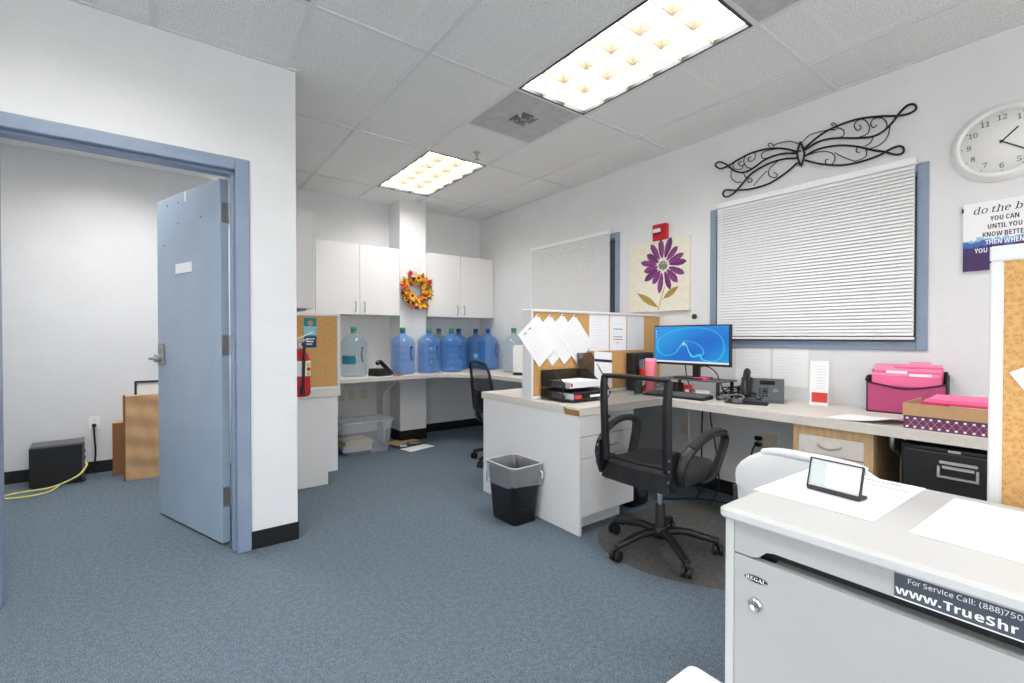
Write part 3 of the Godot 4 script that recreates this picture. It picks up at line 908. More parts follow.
func extinguisher() -> void:
	var o := thing("fire_extinguisher", "red fire extinguisher hanging on the wall beside the cork panel", "fire extinguisher", V(0.70, 0.79, -3.16))
	part(o, "cylinder", lathe(ms(), [[0.05, 0.0], [0.058, 0.008], [0.06, 0.03], [0.06, 0.235], [0.052, 0.265], [0.03, 0.288], [0.02, 0.30]], Vector3.ZERO, 28), M.red)
	bar(o, "bracket", V(-0.08, 0.1, -0.025), V(-0.058, 0.25, 0.025), M.black)
	var lab := ms()
	lathe(lab, [[0.0606, 0.13], [0.0606, 0.225]], Vector3.ZERO, 28, false)
	part(o, "label_band", lab, M.white)
	for k in 3:
		var a := 0.86
		var d := V(cos(a), 0, sin(a))
		boxt_part(o, "pictogram", Transform3D(Basis(V(-d.z, 0, d.x), V(0, 1, 0), d), d * 0.061 + V(0, 0.145 + k * 0.028, 0)), V(0.026, 0.022, 0.004), M.yellow if k % 2 == 0 else M.red)
	part(o, "valve", lathe(ms(), [[0.02, 0.298], [0.02, 0.315], [0.014, 0.318], [0.014, 0.335], [0.018, 0.338], [0.018, 0.35]], Vector3.ZERO, 14), M.steel)
	part(o, "gauge", cyl(ms(), V(0, 0.322, 0.012), V(0, 0.322, 0.028), 0.014, 14), M.white)
	part(o, "handle", boxt(ms(), Transform3D(Basis(Vector3.BACK, 0.18), V(0.03, 0.355, 0)), V(0.1, 0.008, 0.02)), M.nickel)
	part(o, "trigger", boxt(ms(), Transform3D(Basis(Vector3.BACK, 0.42), V(0.03, 0.385, 0)), V(0.1, 0.006, 0.018)), M.steel)
	part(o, "hose", tube(ms(), curve([V(0.008, 0.325, 0.02), V(0.012, 0.33, 0.05), V(0.008, 0.27, 0.070), V(0.004, 0.18, 0.072), V(0.002, 0.1, 0.072), V(0.0, 0.06, 0.070)]), 0.009, 8), M.black)
	part(o, "nozzle", cyl(ms(), V(0.0, 0.075, 0.071), V(-0.002, 0.02, 0.072), 0.012, 10, 0.016), M.black)

func boxt_part(parent: Node3D, called: String, t: Transform3D, size: Vector3, m: Material, bev := 0.0) -> MeshInstance3D:
	return part(parent, called, boxt(ms(), t, size, bev), m)

func wreath() -> void:
	var o := thing("autumn_wreath", "round autumn wreath of sunflowers and red and orange leaves", "wreath", V(2.268, 1.672, -4.838))
	var rp := []
	for k in 24:
		rp.append(V(cos(TAU * k / 24) * 0.135, sin(TAU * k / 24) * 0.135, 0.03))
	rp.append(rp[0])
	part(o, "ring", tube(ms(), rp, 0.026, 8, -1, 1, V(0, 0, 1)), M.brown_dark)
	var r := RandomNumberGenerator.new()
	r.seed = 21
	var cols := ["orange", "sunflower", "rust", "orange", "leaf_olive", "maple_red", "sunflower", "manila"]
	var leaf := done(leaf_mesh(0.078, 0.044))
	for k in 130:
		var a := TAU * k / 130.0 + r.randf_range(-0.05, 0.05)
		var d := r.randf_range(0.062, 0.16)
		var b := Basis(V(0, 0, 1), a - PI / 2 + r.randf_range(-1.2, 1.2)) * Basis(V(1, 0, 0), r.randf_range(-0.2, 0.9)) * Basis(V(0, 1, 0), r.randf_range(-0.5, 0.5))
		piece(o, "leaf", leaf, M[cols[r.randi() % cols.size()]], Transform3D(b * r.randf_range(0.75, 1.1), V(cos(a) * d, sin(a) * d, r.randf_range(0.035, 0.065))))
	var mleaf := done(maple_mesh(0.058))
	for p in [[-0.075, 0.185, 0.3], [0.155, 0.105, -0.7], [-0.15, 0.03, 1.6], [0.11, -0.16, 3.6], [-0.05, -0.16, 2.8]]:
		piece(o, "maple_leaf", mleaf, M.maple_red, Transform3D(Basis(V(0, 0, 1), p[2]) * Basis(V(1, 0, 0), 0.3), V(p[0], p[1], 0.07)))
	var petal := done(leaf_mesh(0.034, 0.016))
	for p in [[0.02, 0.145, 1.0], [-0.055, -0.055, 0.95], [0.14, -0.03, 0.8], [-0.13, -0.09, 0.7]]:
		var fl := part(o, "sunflower", lathe(ms(), [[0.002, 0.0], [0.017 * p[2], 0.0], [0.014 * p[2], 0.008], [0.004, 0.011]], Vector3.ZERO, 14, true, true, Basis(V(1, 0, 0), PI / 2)), M.brown_dark, "dark flower centre with yellow petals")
		fl.position = V(p[0], p[1], 0.074)
		for q in 12:
			var a := TAU * q / 12
			piece(fl, "petal", petal, M.sunflower, Transform3D(Basis(V(0, 0, 1), a - PI / 2) * Basis(V(1, 0, 0), 0.25) * p[2], V(cos(a), sin(a), 0) * 0.013 * p[2]))

# a pointed leaf lying along y, its base at the origin
func leaf_mesh(len: float, wide: float) -> SurfaceTool:
	var f := func(u: float, v: float) -> Vector3:
		var w := wide * sin(PI * pow(v, 0.8)) + 0.001
		return V((u - 0.5) * w, v * len, 0.18 * wide * absf(u - 0.5) * 2.0 + 0.1 * len * v * v)
	return shell(ms(), f, 2, 5, 0.0012)

func maple_mesh(r: float) -> SurfaceTool:
	var p := []
	var rad := [1.0, 0.5, 0.72, 0.42, 0.95, 0.45, 0.7, 0.4, 0.62, 0.25, 0.32, 0.25, 0.62, 0.4, 0.7, 0.45, 0.95, 0.42, 0.72, 0.5]
	for k in 20:
		var a := PI / 2 + TAU * k / 20.0
		p.append(Vector2(cos(a), sin(a)) * r * rad[k])
	return prism(ms(), p, 0.0015)

# ------------------------------------------------------------------ bottles
func bottles() -> void:
	var g := "five gallon water bottles on the back counter"
	var list := [
		[1.545, -4.70, "bottle_pale", true, "clear water bottle with a green cap beside the black telephone"],
		[2.068, -4.695, "bottle_blue", true, "blue water bottle with a green cap in front of the column"],
		[2.375, -4.69, "bottle_blue", true, "blue water bottle with a green cap just right of the column"],
		[2.665, -4.70, "bottle_blue", true, "blue water bottle with a green cap before the inner corner of the counter"],
		[2.66, -4.99, "bottle_pale", true, "pale water bottle with a green cap standing behind two blue bottles"],
		[2.935, -4.99, "bottle_blue", false, "blue water bottle without a cap against the back wall"],
		[3.19, -5.0, "bottle_blue", false, "blue water bottle with a pale sticker in the wall corner"],
		[3.19, -4.72, "bottle_blue", false, "blue water bottle without a cap beside the right wall"],
		[3.19, -4.20, "bottle_pale", true, "pale water bottle with a green cap behind the white heater"]]
	for b in list:
		var o := thing("water_bottle", b[4], "water bottle", V(b[0], 0.766, b[1]), 0, g)
		var R := 0.1265
		var prof := [[0.02, 0.012], [0.09, 0.004], [0.112, 0.0], [0.122, 0.012], [R, 0.03]]
		for k in 4:      # ribs round the body
			var y := 0.055 + k * 0.072
			prof += [[R, y], [R - 0.006, y + 0.008], [R - 0.006, y + 0.014], [R, y + 0.022], [R, y + 0.05]]
		prof += [[R, 0.335], [0.12, 0.355], [0.1, 0.382], [0.07, 0.404], [0.042, 0.418], [0.030, 0.43], [0.0275, 0.445]]
		part(o, "body", lathe(ms(), prof, Vector3.ZERO, 28, false), M[b[2]])
		part(o, "neck", lathe(ms(), [[0.029, 0.432], [0.0265, 0.45], [0.0265, 0.468], [0.029, 0.47]], Vector3.ZERO, 18), M.bottle_neck if b[2] == "bottle_blue" else M.grey)
		part(o, "cap", lathe(ms(), [[0.030, 0.46], [0.031, 0.462], [0.031, 0.492], [0.027, 0.497], [0.004, 0.498]], Vector3.ZERO, 18), M.cap_green if b[3] else M.bottle_handle)
		# moulded hand grip facing the room
		var gr := ms()
		tube(gr, curve([V(-0.005, 0.30, 0.125), V(0.0, 0.27, 0.108), V(0.0, 0.22, 0.104), V(0.0, 0.17, 0.112), V(0.0, 0.145, 0.125)]), 0.012, 8)
		var h := part(o, "hand_grip", gr, M.bottle_handle if b[2] == "bottle_blue" else M.grey)
		h.rotation.y = 0.5
		if b[0] == 3.19 and b[1] == -5.0:
			boxt_part(o, "sticker", Transform3D(Basis(Vector3.UP, -0.45), V(-0.06, 0.16, 0.113)), V(0.07, 0.05, 0.001), M.sky_blue)
		if b[0] == 1.545:
			var ls := ms()
			for k in 7:
				var a := PI / 2 + 0.25 + k * 0.16
				boxt(ls, Transform3D(Basis(Vector3.UP, PI / 2 - a), V(cos(a) * 0.128, 0.17, sin(a) * 0.128)), V(0.022, 0.085, 0.001))
			part(o, "wrap_label", ls, M.teal)

# ------------------------------------------------------------------ storage bin and loose papers on the alcove floor
func alcove_floor() -> void:
	var o := thing("storage_bin", "clear plastic storage bin under the back counter", "storage bin", V(1.645, 0, -4.715), -2)
	var outer := [ring_at(rrect(0.43, 0.30, 0.04), 0.0), ring_at(rrect(0.445, 0.315, 0.045), 0.012), ring_at(rrect(0.51, 0.37, 0.05), 0.315)]
	part(o, "tub", loft(ms(), outer, false), M.bin_plastic)
	part(o, "tub_floor", prism(ms(), rrect(0.43, 0.30, 0.04), 0.002, Transform3D(Basis(V(1, 0, 0), V(0, 0, 1), V(0, -1, 0)), V(0, 0.003, 0))), M.bin_plastic)
	var rim := []
	for p in rrect(0.525, 0.385, 0.055):
		rim.append(V(p.x, 0.318, p.y))
	rim.append(rim[0])
	part(o, "rim", tube(ms(), rim, 0.010, 6), M.bin_plastic)
	for s in [-1, 1]:
		bar(o, "grip", V(s * 0.265, 0.29, -0.06), V(s * 0.285, 0.315, 0.06), M.bin_plastic, 0.004)
	var g := "stacked folders in the storage bin"
	for k in 6:
		var f = thing("file_folder", ["topmost manila folder of the stack inside the clear bin", "manila folder just under the topmost one in the clear bin", "third manila folder down in the stack inside the clear bin", "manila folder lying on the white paper in the clear bin", "white paper pile directly below the manila folders in the bin", "white paper pile on the floor of the clear bin"][k], "folder", V(1.545 + 0.006 * (k % 3), 0.1245 - k * 0.0165 if k < 4 else 0.0505 - (k - 4) * 0.0245, -4.70), 8 - k * 3, g)
		bar(f, "cover", V(-0.14, 0, -0.115), V(0.14, 0.014 if k < 4 else 0.024, 0.115), M.manila_pale if k < 4 else M.paper_grey, 0.003)
	# papers spilled on the carpet
	var flat := Basis(V(1, 0, 0), V(0, 0, -1), V(0, 1, 0))
	sheet("envelope", "large tan envelope on the carpet beside the clear bin", "envelope", V(2.10, 0.012, -4.80), flat * Basis(V(0, 0, 1), 0.35), 0.33, 0.22, M.manila)
	var fo := thing("folder", "black folder lying on the carpet under loose papers", "folder", V(2.10, 0, -4.655), 12)
	bar(fo, "cover", V(-0.16, 0, -0.1), V(0.14, 0.012, 0.1), M.black, 0.003)
	sheet("magazine", "grey printed magazine on top of the black folder", "magazine", V(2.20, 0.014, -4.64), flat * Basis(V(0, 0, 1), -0.4), 0.2, 0.14, M.charcoal, [[-0.08, 0.06, 0.03, 0.02, "paper_grey"], [-0.08, 0.02, -0.02, 0.03, "ink_pale"]])
	sheet("paper_sheet", "white sheet on the alcove carpet in front of the black folder", "paper", V(2.13, 0.004, -4.475), flat * Basis(V(0, 0, 1), 0.25), 0.32, 0.19, M.paper)
	sheet("paper_sheet", "small white note tilted on the black folder", "paper", V(2.03, 0.014, -4.60), flat * Basis(V(0, 0, 1), 1.2), 0.09, 0.07, M.paper)

# ------------------------------------------------------------------ desks
func desks() -> void:
	var flat := Basis(V(1, 0, 0), V(0, 0, 1), V(0, -1, 0))
	var o := thing("countertop", "pale laminate worktop of the peninsula and the window desk", "countertop", V(2.7, 0.71, -1.9), 0, "", true)
	part(o, "worktop", prism(ms(), [Vector2(1.93, -2.945), Vector2(1.93, -1.925), Vector2(1.94, -1.913), Vector2(2.675, -1.905), Vector2(2.69, -1.89), Vector2(2.69, 0.6), Vector2(XR, 0.6), Vector2(XR, -2.945)], 0.046, Transform3D(flat, V(0, 0.75, 0))), M.laminate)
	part(o, "chipped_edge", prism(ms(), [Vector2(-2.03, 0.7045), Vector2(-1.913, 0.7045), Vector2(-1.913, 0.737), Vector2(-2.012, 0.738), Vector2(-2.045, 0.747)], 0.004, Transform3D(Basis(V(0, 0, 1), V(0, 1, 0), V(-1, 0, 0)), V(1.9305, 0, 0))), M.chipboard, "bare chipboard where the edge strip is missing")
	# pedestal under the peninsula
	o = thing("drawer_pedestal", "white three-drawer pedestal at the end of the peninsula desk", "drawer unit", V(2.18, 0, -2.3), 0, "", true)
	bar(o, "end_panel", V(1.937, 0, -2.93), V(1.956, 0.703, -1.918), M.white_panel, 0.001)
	bar(o, "body", V(1.957, 0.1, -2.40), V(2.44, 0.703, -1.945), M.white_panel)
	bar(o, "toe_kick", V(1.957, 0, -2.40), V(2.40, 0.099, -2.01), M.white_panel)
	for s in [[0.577, 0.700], [0.447, 0.573], [0.103, 0.443]]:
		var d := bar(o, "drawer", V(1.959, s[0], -1.944), V(2.438, s[1], -1.925), M.white_door, 0.002)
		var y: float = s[1] - (0.062 if s[1] - s[0] < 0.2 else 0.135)
		pull(d, V(2.21, y, -1.925), 0.1, M.nickel, V(0, -0.1, 1), V(1, 0, 0), 0.0045)
		if s[0] > 0.5:
			part(d, "lock", cyl(ms(), V(2.20, 0.675, -1.925), V(2.20, 0.675, -1.921), 0.011, 14), M.black)
	# peninsula divider
	o = thing("desk_divider", "white framed cork divider standing across the peninsula desk", "divider", V(2.63, 0.75, -2.41), 0, "", true)
	var z0 := -2.458
	var z1 := -2.358
	bar(o, "core", V(1.95, 0.76, z0 + 0.01), V(XR - 0.002, 1.335, z1 - 0.01), M.cork)
	bar(o, "frame_post", V(1.937, 0.75, z0), V(1.955, 1.35, z1), M.frame_white, 0.004)
	bar(o, "frame_rail", V(1.955, 1.332, z0), V(XR - 0.001, 1.35, z1), M.frame_white, 0.004)
	bar(o, "frame_rail", V(1.955, 0.75, z0), V(XR - 0.001, 0.77, z1), M.frame_white, 0.004)
	# wooden pedestal, facing the room
	o = thing("drawer_pedestal", "maple pedestal with cream drawers under the window desk", "drawer unit", V(2.72, 0, -0.91), -90)
	bar(o, "carcass", V(-0.177, 0.02, -0.5), V(0.177, 0.700, 0), M.maple, 0.002)
	for s in [[0.56, 0.652], [0.44, 0.553], [0.1, 0.433]]:
		var d := bar(o, "drawer", V(-0.143, s[0], 0.001), V(0.143, s[1], 0.014), M.laminate, 0.002)
		part(d, "handle", tube(ms(), curve([V(-0.05, s[1] - 0.038, 0.013), V(-0.043, s[1] - 0.042, 0.026), V(0, s[1] - 0.054, 0.034), V(0.043, s[1] - 0.042, 0.026), V(0.05, s[1] - 0.038, 0.013)]), 0.0055, 8), M.nickel)
	bar(o, "lock_label", V(-0.13, 0.636, 0.014), V(-0.07, 0.642, 0.0146), M.ink_pale)
	bar(o, "plinth", V(-0.17, 0, -0.48), V(0.17, 0.02, -0.03), M.black)
	# black file cabinet
	o = thing("file_cabinet", "black metal file cabinet under the window desk below the purple box", "file cabinet", V(2.71, 0, -0.42), -90)
	bar(o, "body", V(-0.205, 0, -0.55), V(0.205, 0.685, 0), M.black_gloss, 0.004)
	for s in [[0.36, 0.665], [0.03, 0.345]]:
		var d := bar(o, "drawer", V(-0.192, s[0], 0.0), V(0.192, s[1], 0.02), M.black, 0.004)
		bar(d, "label_holder", V(-0.07, s[1] - 0.045, 0.02), V(0.05, s[1] - 0.033, 0.026), M.steel, 0.001)
		var st := ms()
		box(st, V(-0.075, s[1] - 0.095, 0.02), V(-0.066, s[1] - 0.055, 0.034))
		box(st, V(0.046, s[1] - 0.095, 0.02), V(0.055, s[1] - 0.055, 0.034))
		box(st, V(-0.075, s[1] - 0.104, 0.024), V(0.055, s[1] - 0.095, 0.034))
		box(st, V(-0.06, s[1] - 0.064, 0.02), V(0.04, s[1] - 0.052, 0.030))
		part(d, "handle", st, M.steel)
	bar(o, "lock", V(-0.045, 0.668, 0), V(-0.005, 0.678, 0.006), M.steel)
	# steel counter bracket
	o = thing("counter_bracket", "grey curved steel bracket under the window desk beside the file cabinet", "bracket", V(2.80, 0.46, -0.665), 0, "", true)
	part(o, "arm", tube(ms(), curve([V(2.74, 0.70, -0.665), V(2.74, 0.67, -0.665), V(2.76, 0.64, -0.665), V(2.84, 0.60, -0.655), V(2.86, 0.57, -0.655), V(2.86, 0.2, -0.655)]), 0.011, 8), M.steel)
	# what stands or hangs below the desks
	o = thing("subwoofer", "black rounded subwoofer on the carpet under the peninsula", "speaker", V(2.62, 0, -2.13))
	part(o, "cabinet", loft(ms(), [ring_at(rrect(0.2, 0.24, 0.05), 0.01), ring_at(rrect(0.22, 0.26, 0.06), 0.03), ring_at(rrect(0.22, 0.26, 0.06), 0.22), ring_at(rrect(0.18, 0.22, 0.06), 0.25)]), M.black_gloss)
	part(o, "port", lathe(ms(), [[0.05, 0.0], [0.056, 0.006], [0.03, 0.008], [0.004, -0.004]], V(0, 0.12, 0.13), 18, true, true, Basis(V(1, 0, 0), PI / 2)), M.charcoal)
	part(o, "foot", cyl(ms(), V(0, 0, 0), V(0, 0.012, 0), 0.08, 16), M.black)
	outlet(V(XR, 0.44, -2.13), -90, "ivory wall outlet under the monitor end of the desk", "outlets under the window desk")
	var w := outlet(V(XR, 0.435, -1.52), -90, "double ivory wall outlet with black plugs under the window desk", "outlets under the window desk")
	bar(w, "plate", V(0.037, -0.058, 0), V(0.085, 0.058, 0.005), M.ivory, 0.002)
	for s in [[-0.02, 0.025], [-0.02, -0.018]]:
		part(w, "plug", box(ms(), V(s[0] - 0.03, s[1] - 0.014, 0.007), V(s[0] + 0.016, s[1] + 0.014, 0.04), 0.006), M.black)
	var names := [["black cable hanging straight below the desk edge", [V(3.30, 0.70, -1.95), V(3.28, 0.5, -1.95), V(3.26, 0.3, -1.94), V(3.2, 0.08, -1.9), V(3.05, 0.01, -1.85)]],
		["black cable hanging in a bow below the desk edge", [V(3.31, 0.70, -1.90), V(3.28, 0.55, -1.88), V(3.28, 0.35, -1.84), V(3.22, 0.1, -1.78), V(3.0, 0.01, -1.72)]],
		["black cable from the double outlet to the carpet", [V(3.298, 0.44, -1.545), V(3.27, 0.36, -1.57), V(3.28, 0.2, -1.58), V(3.2, 0.03, -1.55), V(2.95, 0.01, -1.42)]],
		["black cable curling on the carpet under the window desk", [V(3.25, 0.006, -1.2), V(3.14, 0.006, -1.35), V(3.16, 0.006, -1.6), V(3.05, 0.006, -1.85), V(2.8, 0.006, -2.03)]]]
	for n in names:
		var c := thing("cable", n[0], "cable", n[1][0], 0, "cables under the window desk", true)
		part(c, "wire", tube(ms(), curve(n[1]), 0.0055, 6), M.black)
	o = thing("power_adapter", "small white power adapter hanging on a thin cord below the desk", "adapter", V(2.86, 0.2, -1.80), 0, "", true)
	part(o, "cord", tube(ms(), curve([V(2.95, 0.70, -1.86), V(2.87, 0.45, -1.8), V(2.86, 0.275, -1.80)]), 0.002, 5), M.white)
	bar(o, "block", V(2.845, 0.205, -1.815), V(2.875, 0.26, -1.785), M.white_gloss, 0.006)
	part(o, "plug", cyl(ms(), V(2.86, 0.255, -1.80), V(2.86, 0.28, -1.80), 0.008, 8, 0.003), M.white_gloss)
	# divider behind the shredder
	o = thing("cork_partition", "tall white framed cork partition behind the shredder console", "divider", V(1.322, 0, 0.2), -90)
	var fr := 0.020
	bar(o, "core", V(-0.35, 0.03, -0.03), V(0.6, 1.33, -0.006), M.cork)
	bar(o, "frame_post", V(-0.369, 0, -0.04), V(-0.349, 1.318, 0), M.frame_white, 0.003)
	bar(o, "frame_post", V(0.6, 0, -0.04), V(0.62, 1.318, 0), M.frame_white, 0.003)
	bar(o, "frame_rail", V(-0.369, 1.318, -0.04), V(0.62, 1.349, 0), M.frame_white, 0.003)
	bar(o, "frame_rail", V(-0.349, 0, -0.04), V(0.6, 0.05, 0), M.frame_white, 0.003)
	sheet("pinned_note", "white sheet with a torn corner pinned on the cork partition behind the shredder", "paper", V(1.3265, 1.055, -0.02), Basis(Vector3.UP, -PI / 2) * Basis(V(0, 0, 1), 0.55), 0.16, 0.2, M.paper)

# ------------------------------------------------------------------ things on the desks
func desk_things() -> void:
	var Y := 0.75
	# pinned sheets
	var z := -2.3672
	var ctr := [[1.995, 1.141, 40], [2.115, 1.144, 41], [2.225, 1.15, 40], [2.342, 1.148, 42]]
	var says := ["leftmost of the four tilted sheets, hanging over the divider post", "second tilted sheet from the divider post on the cork", "third tilted sheet from the divider post on the cork", "tilted sheet beside the row of upright sheets on the cork"]
	for k in 4:
		var s := sheet("pinned_sheet", "white printed " + says[k] if k > 0 else "white printed sheet tilted over the divider post", "paper", V(ctr[k][0], ctr[k][1], z + 0.0035 * k + (0.0095 if k == 0 else 0.0)), Basis(V(0, 0, 1), deg_to_rad(ctr[k][2])), 0.216, 0.279, M.paper, text_lines(0.216, 0.279, 9, 0.03, 70 + k), "tilted sheets pinned on the divider")
		part(s, "push_pin", lathe(ms(), [[0.005, 0.0], [0.003, 0.004], [0.003, 0.01], [0.005, 0.013], [0.001, 0.014]], V(0.098, 0.13, 0.001), 8, true, true, Basis(V(1, 0, 0), PI / 2)), M.grey)
		if k == 0:
			s.position.z = -2.3565
			for j in 2:
				bar(s, "print", V(-0.07 + j * 0.05, 0.105, 0.0008), V(-0.045 + j * 0.05, 0.111, 0.0012), M.ink)
	for k in 3:
		var x0: float = [2.489, 2.711, 2.915][k]
		var wd: float = [0.211, 0.193, 0.207][k]
		var ls := text_lines(wd, 0.268, 10, 0.03, 90 + k)
		if k == 1:
			ls = [[-0.07, 0.06, 0.07, 0.003, "ink_pale"], [-0.06, 0.05, 0.03, 0.006, "leaf_olive"], [-0.06, 0.05, 0.0, 0.003, "ink_pale"], [-0.06, 0.05, -0.03, 0.006, "green"], [-0.06, 0.05, -0.05, 0.006, "red_matte"], [-0.03, 0.01, -0.075, 0.004, "red_matte"]]
		sheet("pinned_sheet", ["upright white sheet pinned on the divider next to the tilted sheets", "upright white sheet with coloured lines pinned on the divider", "upright grey printed sheet pinned on the divider next to bare cork"][k], "paper", V(x0 + wd / 2, 1.195, z), Basis(), wd, 0.268, M.paper if k < 2 else M.paper_grey, ls, "upright sheets pinned on the divider")
	var ky := thing("key_ring", "bunch of small keys hanging at the corner of the cork divider", "keys", V(1.985, 1.29, -2.364))
	part(ky, "ring", tube(ms(), curve([V(0, 0, 0.003), V(0.012, -0.012, 0.003), V(0, -0.024, 0.003), V(-0.012, -0.012, 0.003)], 5, true), 0.0015, 5), M.steel)
	for k in 3:
		boxt_part(ky, "key", Transform3D(Basis(V(0, 0, 1), 0.4 - 0.4 * k), V(-0.006 + 0.008 * k, -0.045, 0.003 + 0.002 * k)), V(0.010, 0.045, 0.0018), M.gold_dark)
	# letter trays
	var o := thing("letter_tray", "black mesh two-tier letter tray beside the cork divider", "letter tray", V(2.175, Y, -2.235), 0)
	for k in 2:
		var y := 0.012 + k * 0.075
		var hb := 0.055 if k == 0 else 0.105
		bar(o, "tray_floor", V(-0.16, y, -0.115), V(0.16, y + 0.003, 0.115), M.tray_mesh)
		bar(o, "tray_wall", V(-0.16, y, -0.115), V(0.16, y + hb, -0.112), M.tray_mesh)
		for s in [-1, 1]:
			part(o, "tray_wall", prism(ms(), [Vector2(-0.115, y), Vector2(0.115, y), Vector2(0.115, y + 0.03), Vector2(0.0, y + hb), Vector2(-0.115, y + hb)], 0.003, Transform3D(Basis(V(0, 0, 1), V(0, 1, 0), V(-1, 0, 0)), V(s * 0.16, 0, 0))), M.tray_mesh)
		var rim := ms()
		tube(rim, [V(-0.16, y + 0.03, 0.115), V(-0.16, y + hb, 0.0), V(-0.16, y + hb, -0.115), V(0.16, y + hb, -0.115), V(0.16, y + hb, 0.0), V(0.16, y + 0.03, 0.115)], 0.0035, 6)
		tube(rim, [V(-0.16, y + 0.002, 0.115), V(0.16, y + 0.002, 0.115)], 0.0035, 6)
		part(o, "rim", rim, M.black)
	for x in [-0.157, 0.157]:
		for zz in [-0.11, 0.09]:
			part(o, "post", cyl(ms(), V(x, 0, zz), V(x, 0.105 if zz > 0 else 0.19, zz), 0.004, 6), M.black)
	var b := thing("ring_binder", "white ring binder on the upper letter tray", "binder", V(2.185, Y + 0.0905, -2.21))
	bar(b, "cover", V(-0.14, 0, -0.09), V(0.14, 0.004, 0.105), M.white)
	bar(b, "cover", V(-0.14, 0.036, -0.09), V(0.14, 0.040, 0.105), M.white)
	bar(b, "spine", V(-0.14, 0.004, 0.101), V(0.14, 0.036, 0.105), M.white)
	bar(b, "pages", V(-0.13, 0.004, -0.085), V(0.125, 0.034, 0.1), M.paper_grey)
	bar(b, "spine_label", V(-0.137, 0.01, 0.105), V(-0.12, 0.032, 0.1056), M.red)
	b = thing("ring_binder", "black ring binder with a red and a white label on the lower letter tray", "binder", V(2.195, Y + 0.0155, -2.195))
	bar(b, "cover", V(-0.15, 0, -0.1), V(0.15, 0.004, 0.125), M.black)
	bar(b, "cover", V(-0.15, 0.044, -0.1), V(0.15, 0.048, 0.125), M.charcoal)
	bar(b, "spine", V(-0.15, 0.004, 0.121), V(0.15, 0.044, 0.125), M.black_gloss)
	bar(b, "pages", V(-0.14, 0.004, -0.095), V(0.135, 0.044, 0.12), M.paper_grey)
	bar(b, "spine_label", V(-0.145, 0.012, 0.125), V(-0.085, 0.036, 0.1256), M.red_matte)
	bar(b, "spine_label", V(-0.01, 0.014, 0.125), V(0.09, 0.03, 0.1256), M.paper)
	# magazine holder
	o = thing("magazine_holder", "grey mesh magazine holder with a clipboard leaning on the divider", "file holder", V(2.475, Y, -2.30), 0)
	bar(o, "back_panel", V(-0.135, 0.0, -0.04), V(0.0, 0.30, -0.037), M.holder_mesh)
	bar(o, "floor_panel", V(-0.135, 0, -0.04), V(0.12, 0.003, 0.04), M.holder_mesh)
	part(o, "side_panel", prism(ms(), [Vector2(-0.135, 0), Vector2(0.12, 0), Vector2(0.12, 0.1), Vector2(0.0, 0.30), Vector2(-0.135, 0.30)], 0.003, Transform3D(Basis(), V(0, 0, -0.04))), M.holder_mesh)
	part(o, "edge", tube(ms(), [V(-0.135, 0, 0.0), V(-0.135, 0.30, -0.038), V(0.0, 0.30, -0.038), V(0.12, 0.1, 0.0), V(0.12, 0.0, 0.04)], 0.004, 6), M.black)
	var cl := sheet("clipboard_sheet", "white form with a dark band held in the mesh holder", "paper", V(2.585, Y + 0.175, -2.318), Basis(V(0, 0, 1), -0.08) * Basis(V(1, 0, 0), -0.08), 0.19, 0.26, M.paper, text_lines(0.19, 0.26, 6, 0.09, 111))
	bar(cl, "band", V(-0.095, 0.055, 0.0008), V(0.095, 0.075, 0.0013), M.navy_ink)
	o = thing("card_stand", "small black framed card at the foot of the mesh holder", "frame", V(2.455, Y, -2.165), -8)
	bar(o, "frame", V(-0.02, 0, -0.006), V(0.02, 0.06, 0.0), M.black, 0.002)
	bar(o, "card", V(-0.014, 0.012, 0.0), V(0.014, 0.05, 0.001), M.paper)
	# loudspeaker, figurines, tumblers
	o = thing("desk_speaker", "black desktop loudspeaker behind the pink tumbler", "speaker", V(3.04, Y, -2.29), 0)
	bar(o, "cabinet", V(-0.16, 0, -0.06), V(0.1, 0.292, 0.008), M.black, 0.006)
	bar(o, "grille", V(-0.15, 0.01, 0.008), V(0.09, 0.28, 0.013), M.black_soft, 0.003)
	o = thing("figurine", "small dark figurine on the desk before the black loudspeaker", "figurine", V(2.80, Y, -2.17))
	part(o, "body", lathe(ms(), [[0.03, 0], [0.034, 0.02], [0.024, 0.06], [0.03, 0.085], [0.018, 0.115], [0.003, 0.125]], Vector3.ZERO, 14), M.charcoal)
	part(o, "wing", shell(ms(), func(u, v): return V(0.03 + 0.05 * u, 0.05 + 0.05 * v + 0.02 * u, 0.01 * sin(3 * u)), 4, 3, 0.003), M.ivory)
	o = thing("tumbler", "tall pink tumbler on the desk left of the monitor", "tumbler", V(2.90, Y, -2.135))
	part(o, "cup", lathe(ms(), [[0.034, 0.0], [0.037, 0.004], [0.037, 0.1], [0.04, 0.13], [0.042, 0.24], [0.04, 0.245]], Vector3.ZERO, 24), M.tumbler_pink)
	part(o, "lid", lathe(ms(), [[0.0425, 0.236], [0.043, 0.25], [0.036, 0.256], [0.004, 0.257]], Vector3.ZERO, 24), M.pink_light)
	o = thing("tumbler", "red tumbler with a clear lid behind the pink one", "tumbler", V(2.95, Y, -2.233))
	part(o, "cup", lathe(ms(), [[0.03, 0.0], [0.033, 0.004], [0.036, 0.165], [0.034, 0.17]], Vector3.ZERO, 20), M.red)
	part(o, "lid", lathe(ms(), [[0.036, 0.17], [0.037, 0.235], [0.032, 0.243], [0.004, 0.244]], Vector3.ZERO, 20), M.clear)
	sheet("sticky_note", "green paper strip on the peninsula desk", "note", V(2.765, Y + 0.002, -2.13), Basis(V(1, 0, 0), V(0, 0, -1), V(0, 1, 0)) * Basis(V(0, 0, 1), -0.25), 0.15, 0.06, M.green)
	monitor()
	# keyboard
	o = thing("keyboard", "black computer keyboard below the monitor", "keyboard", V(2.84, Y, -1.875), -85)
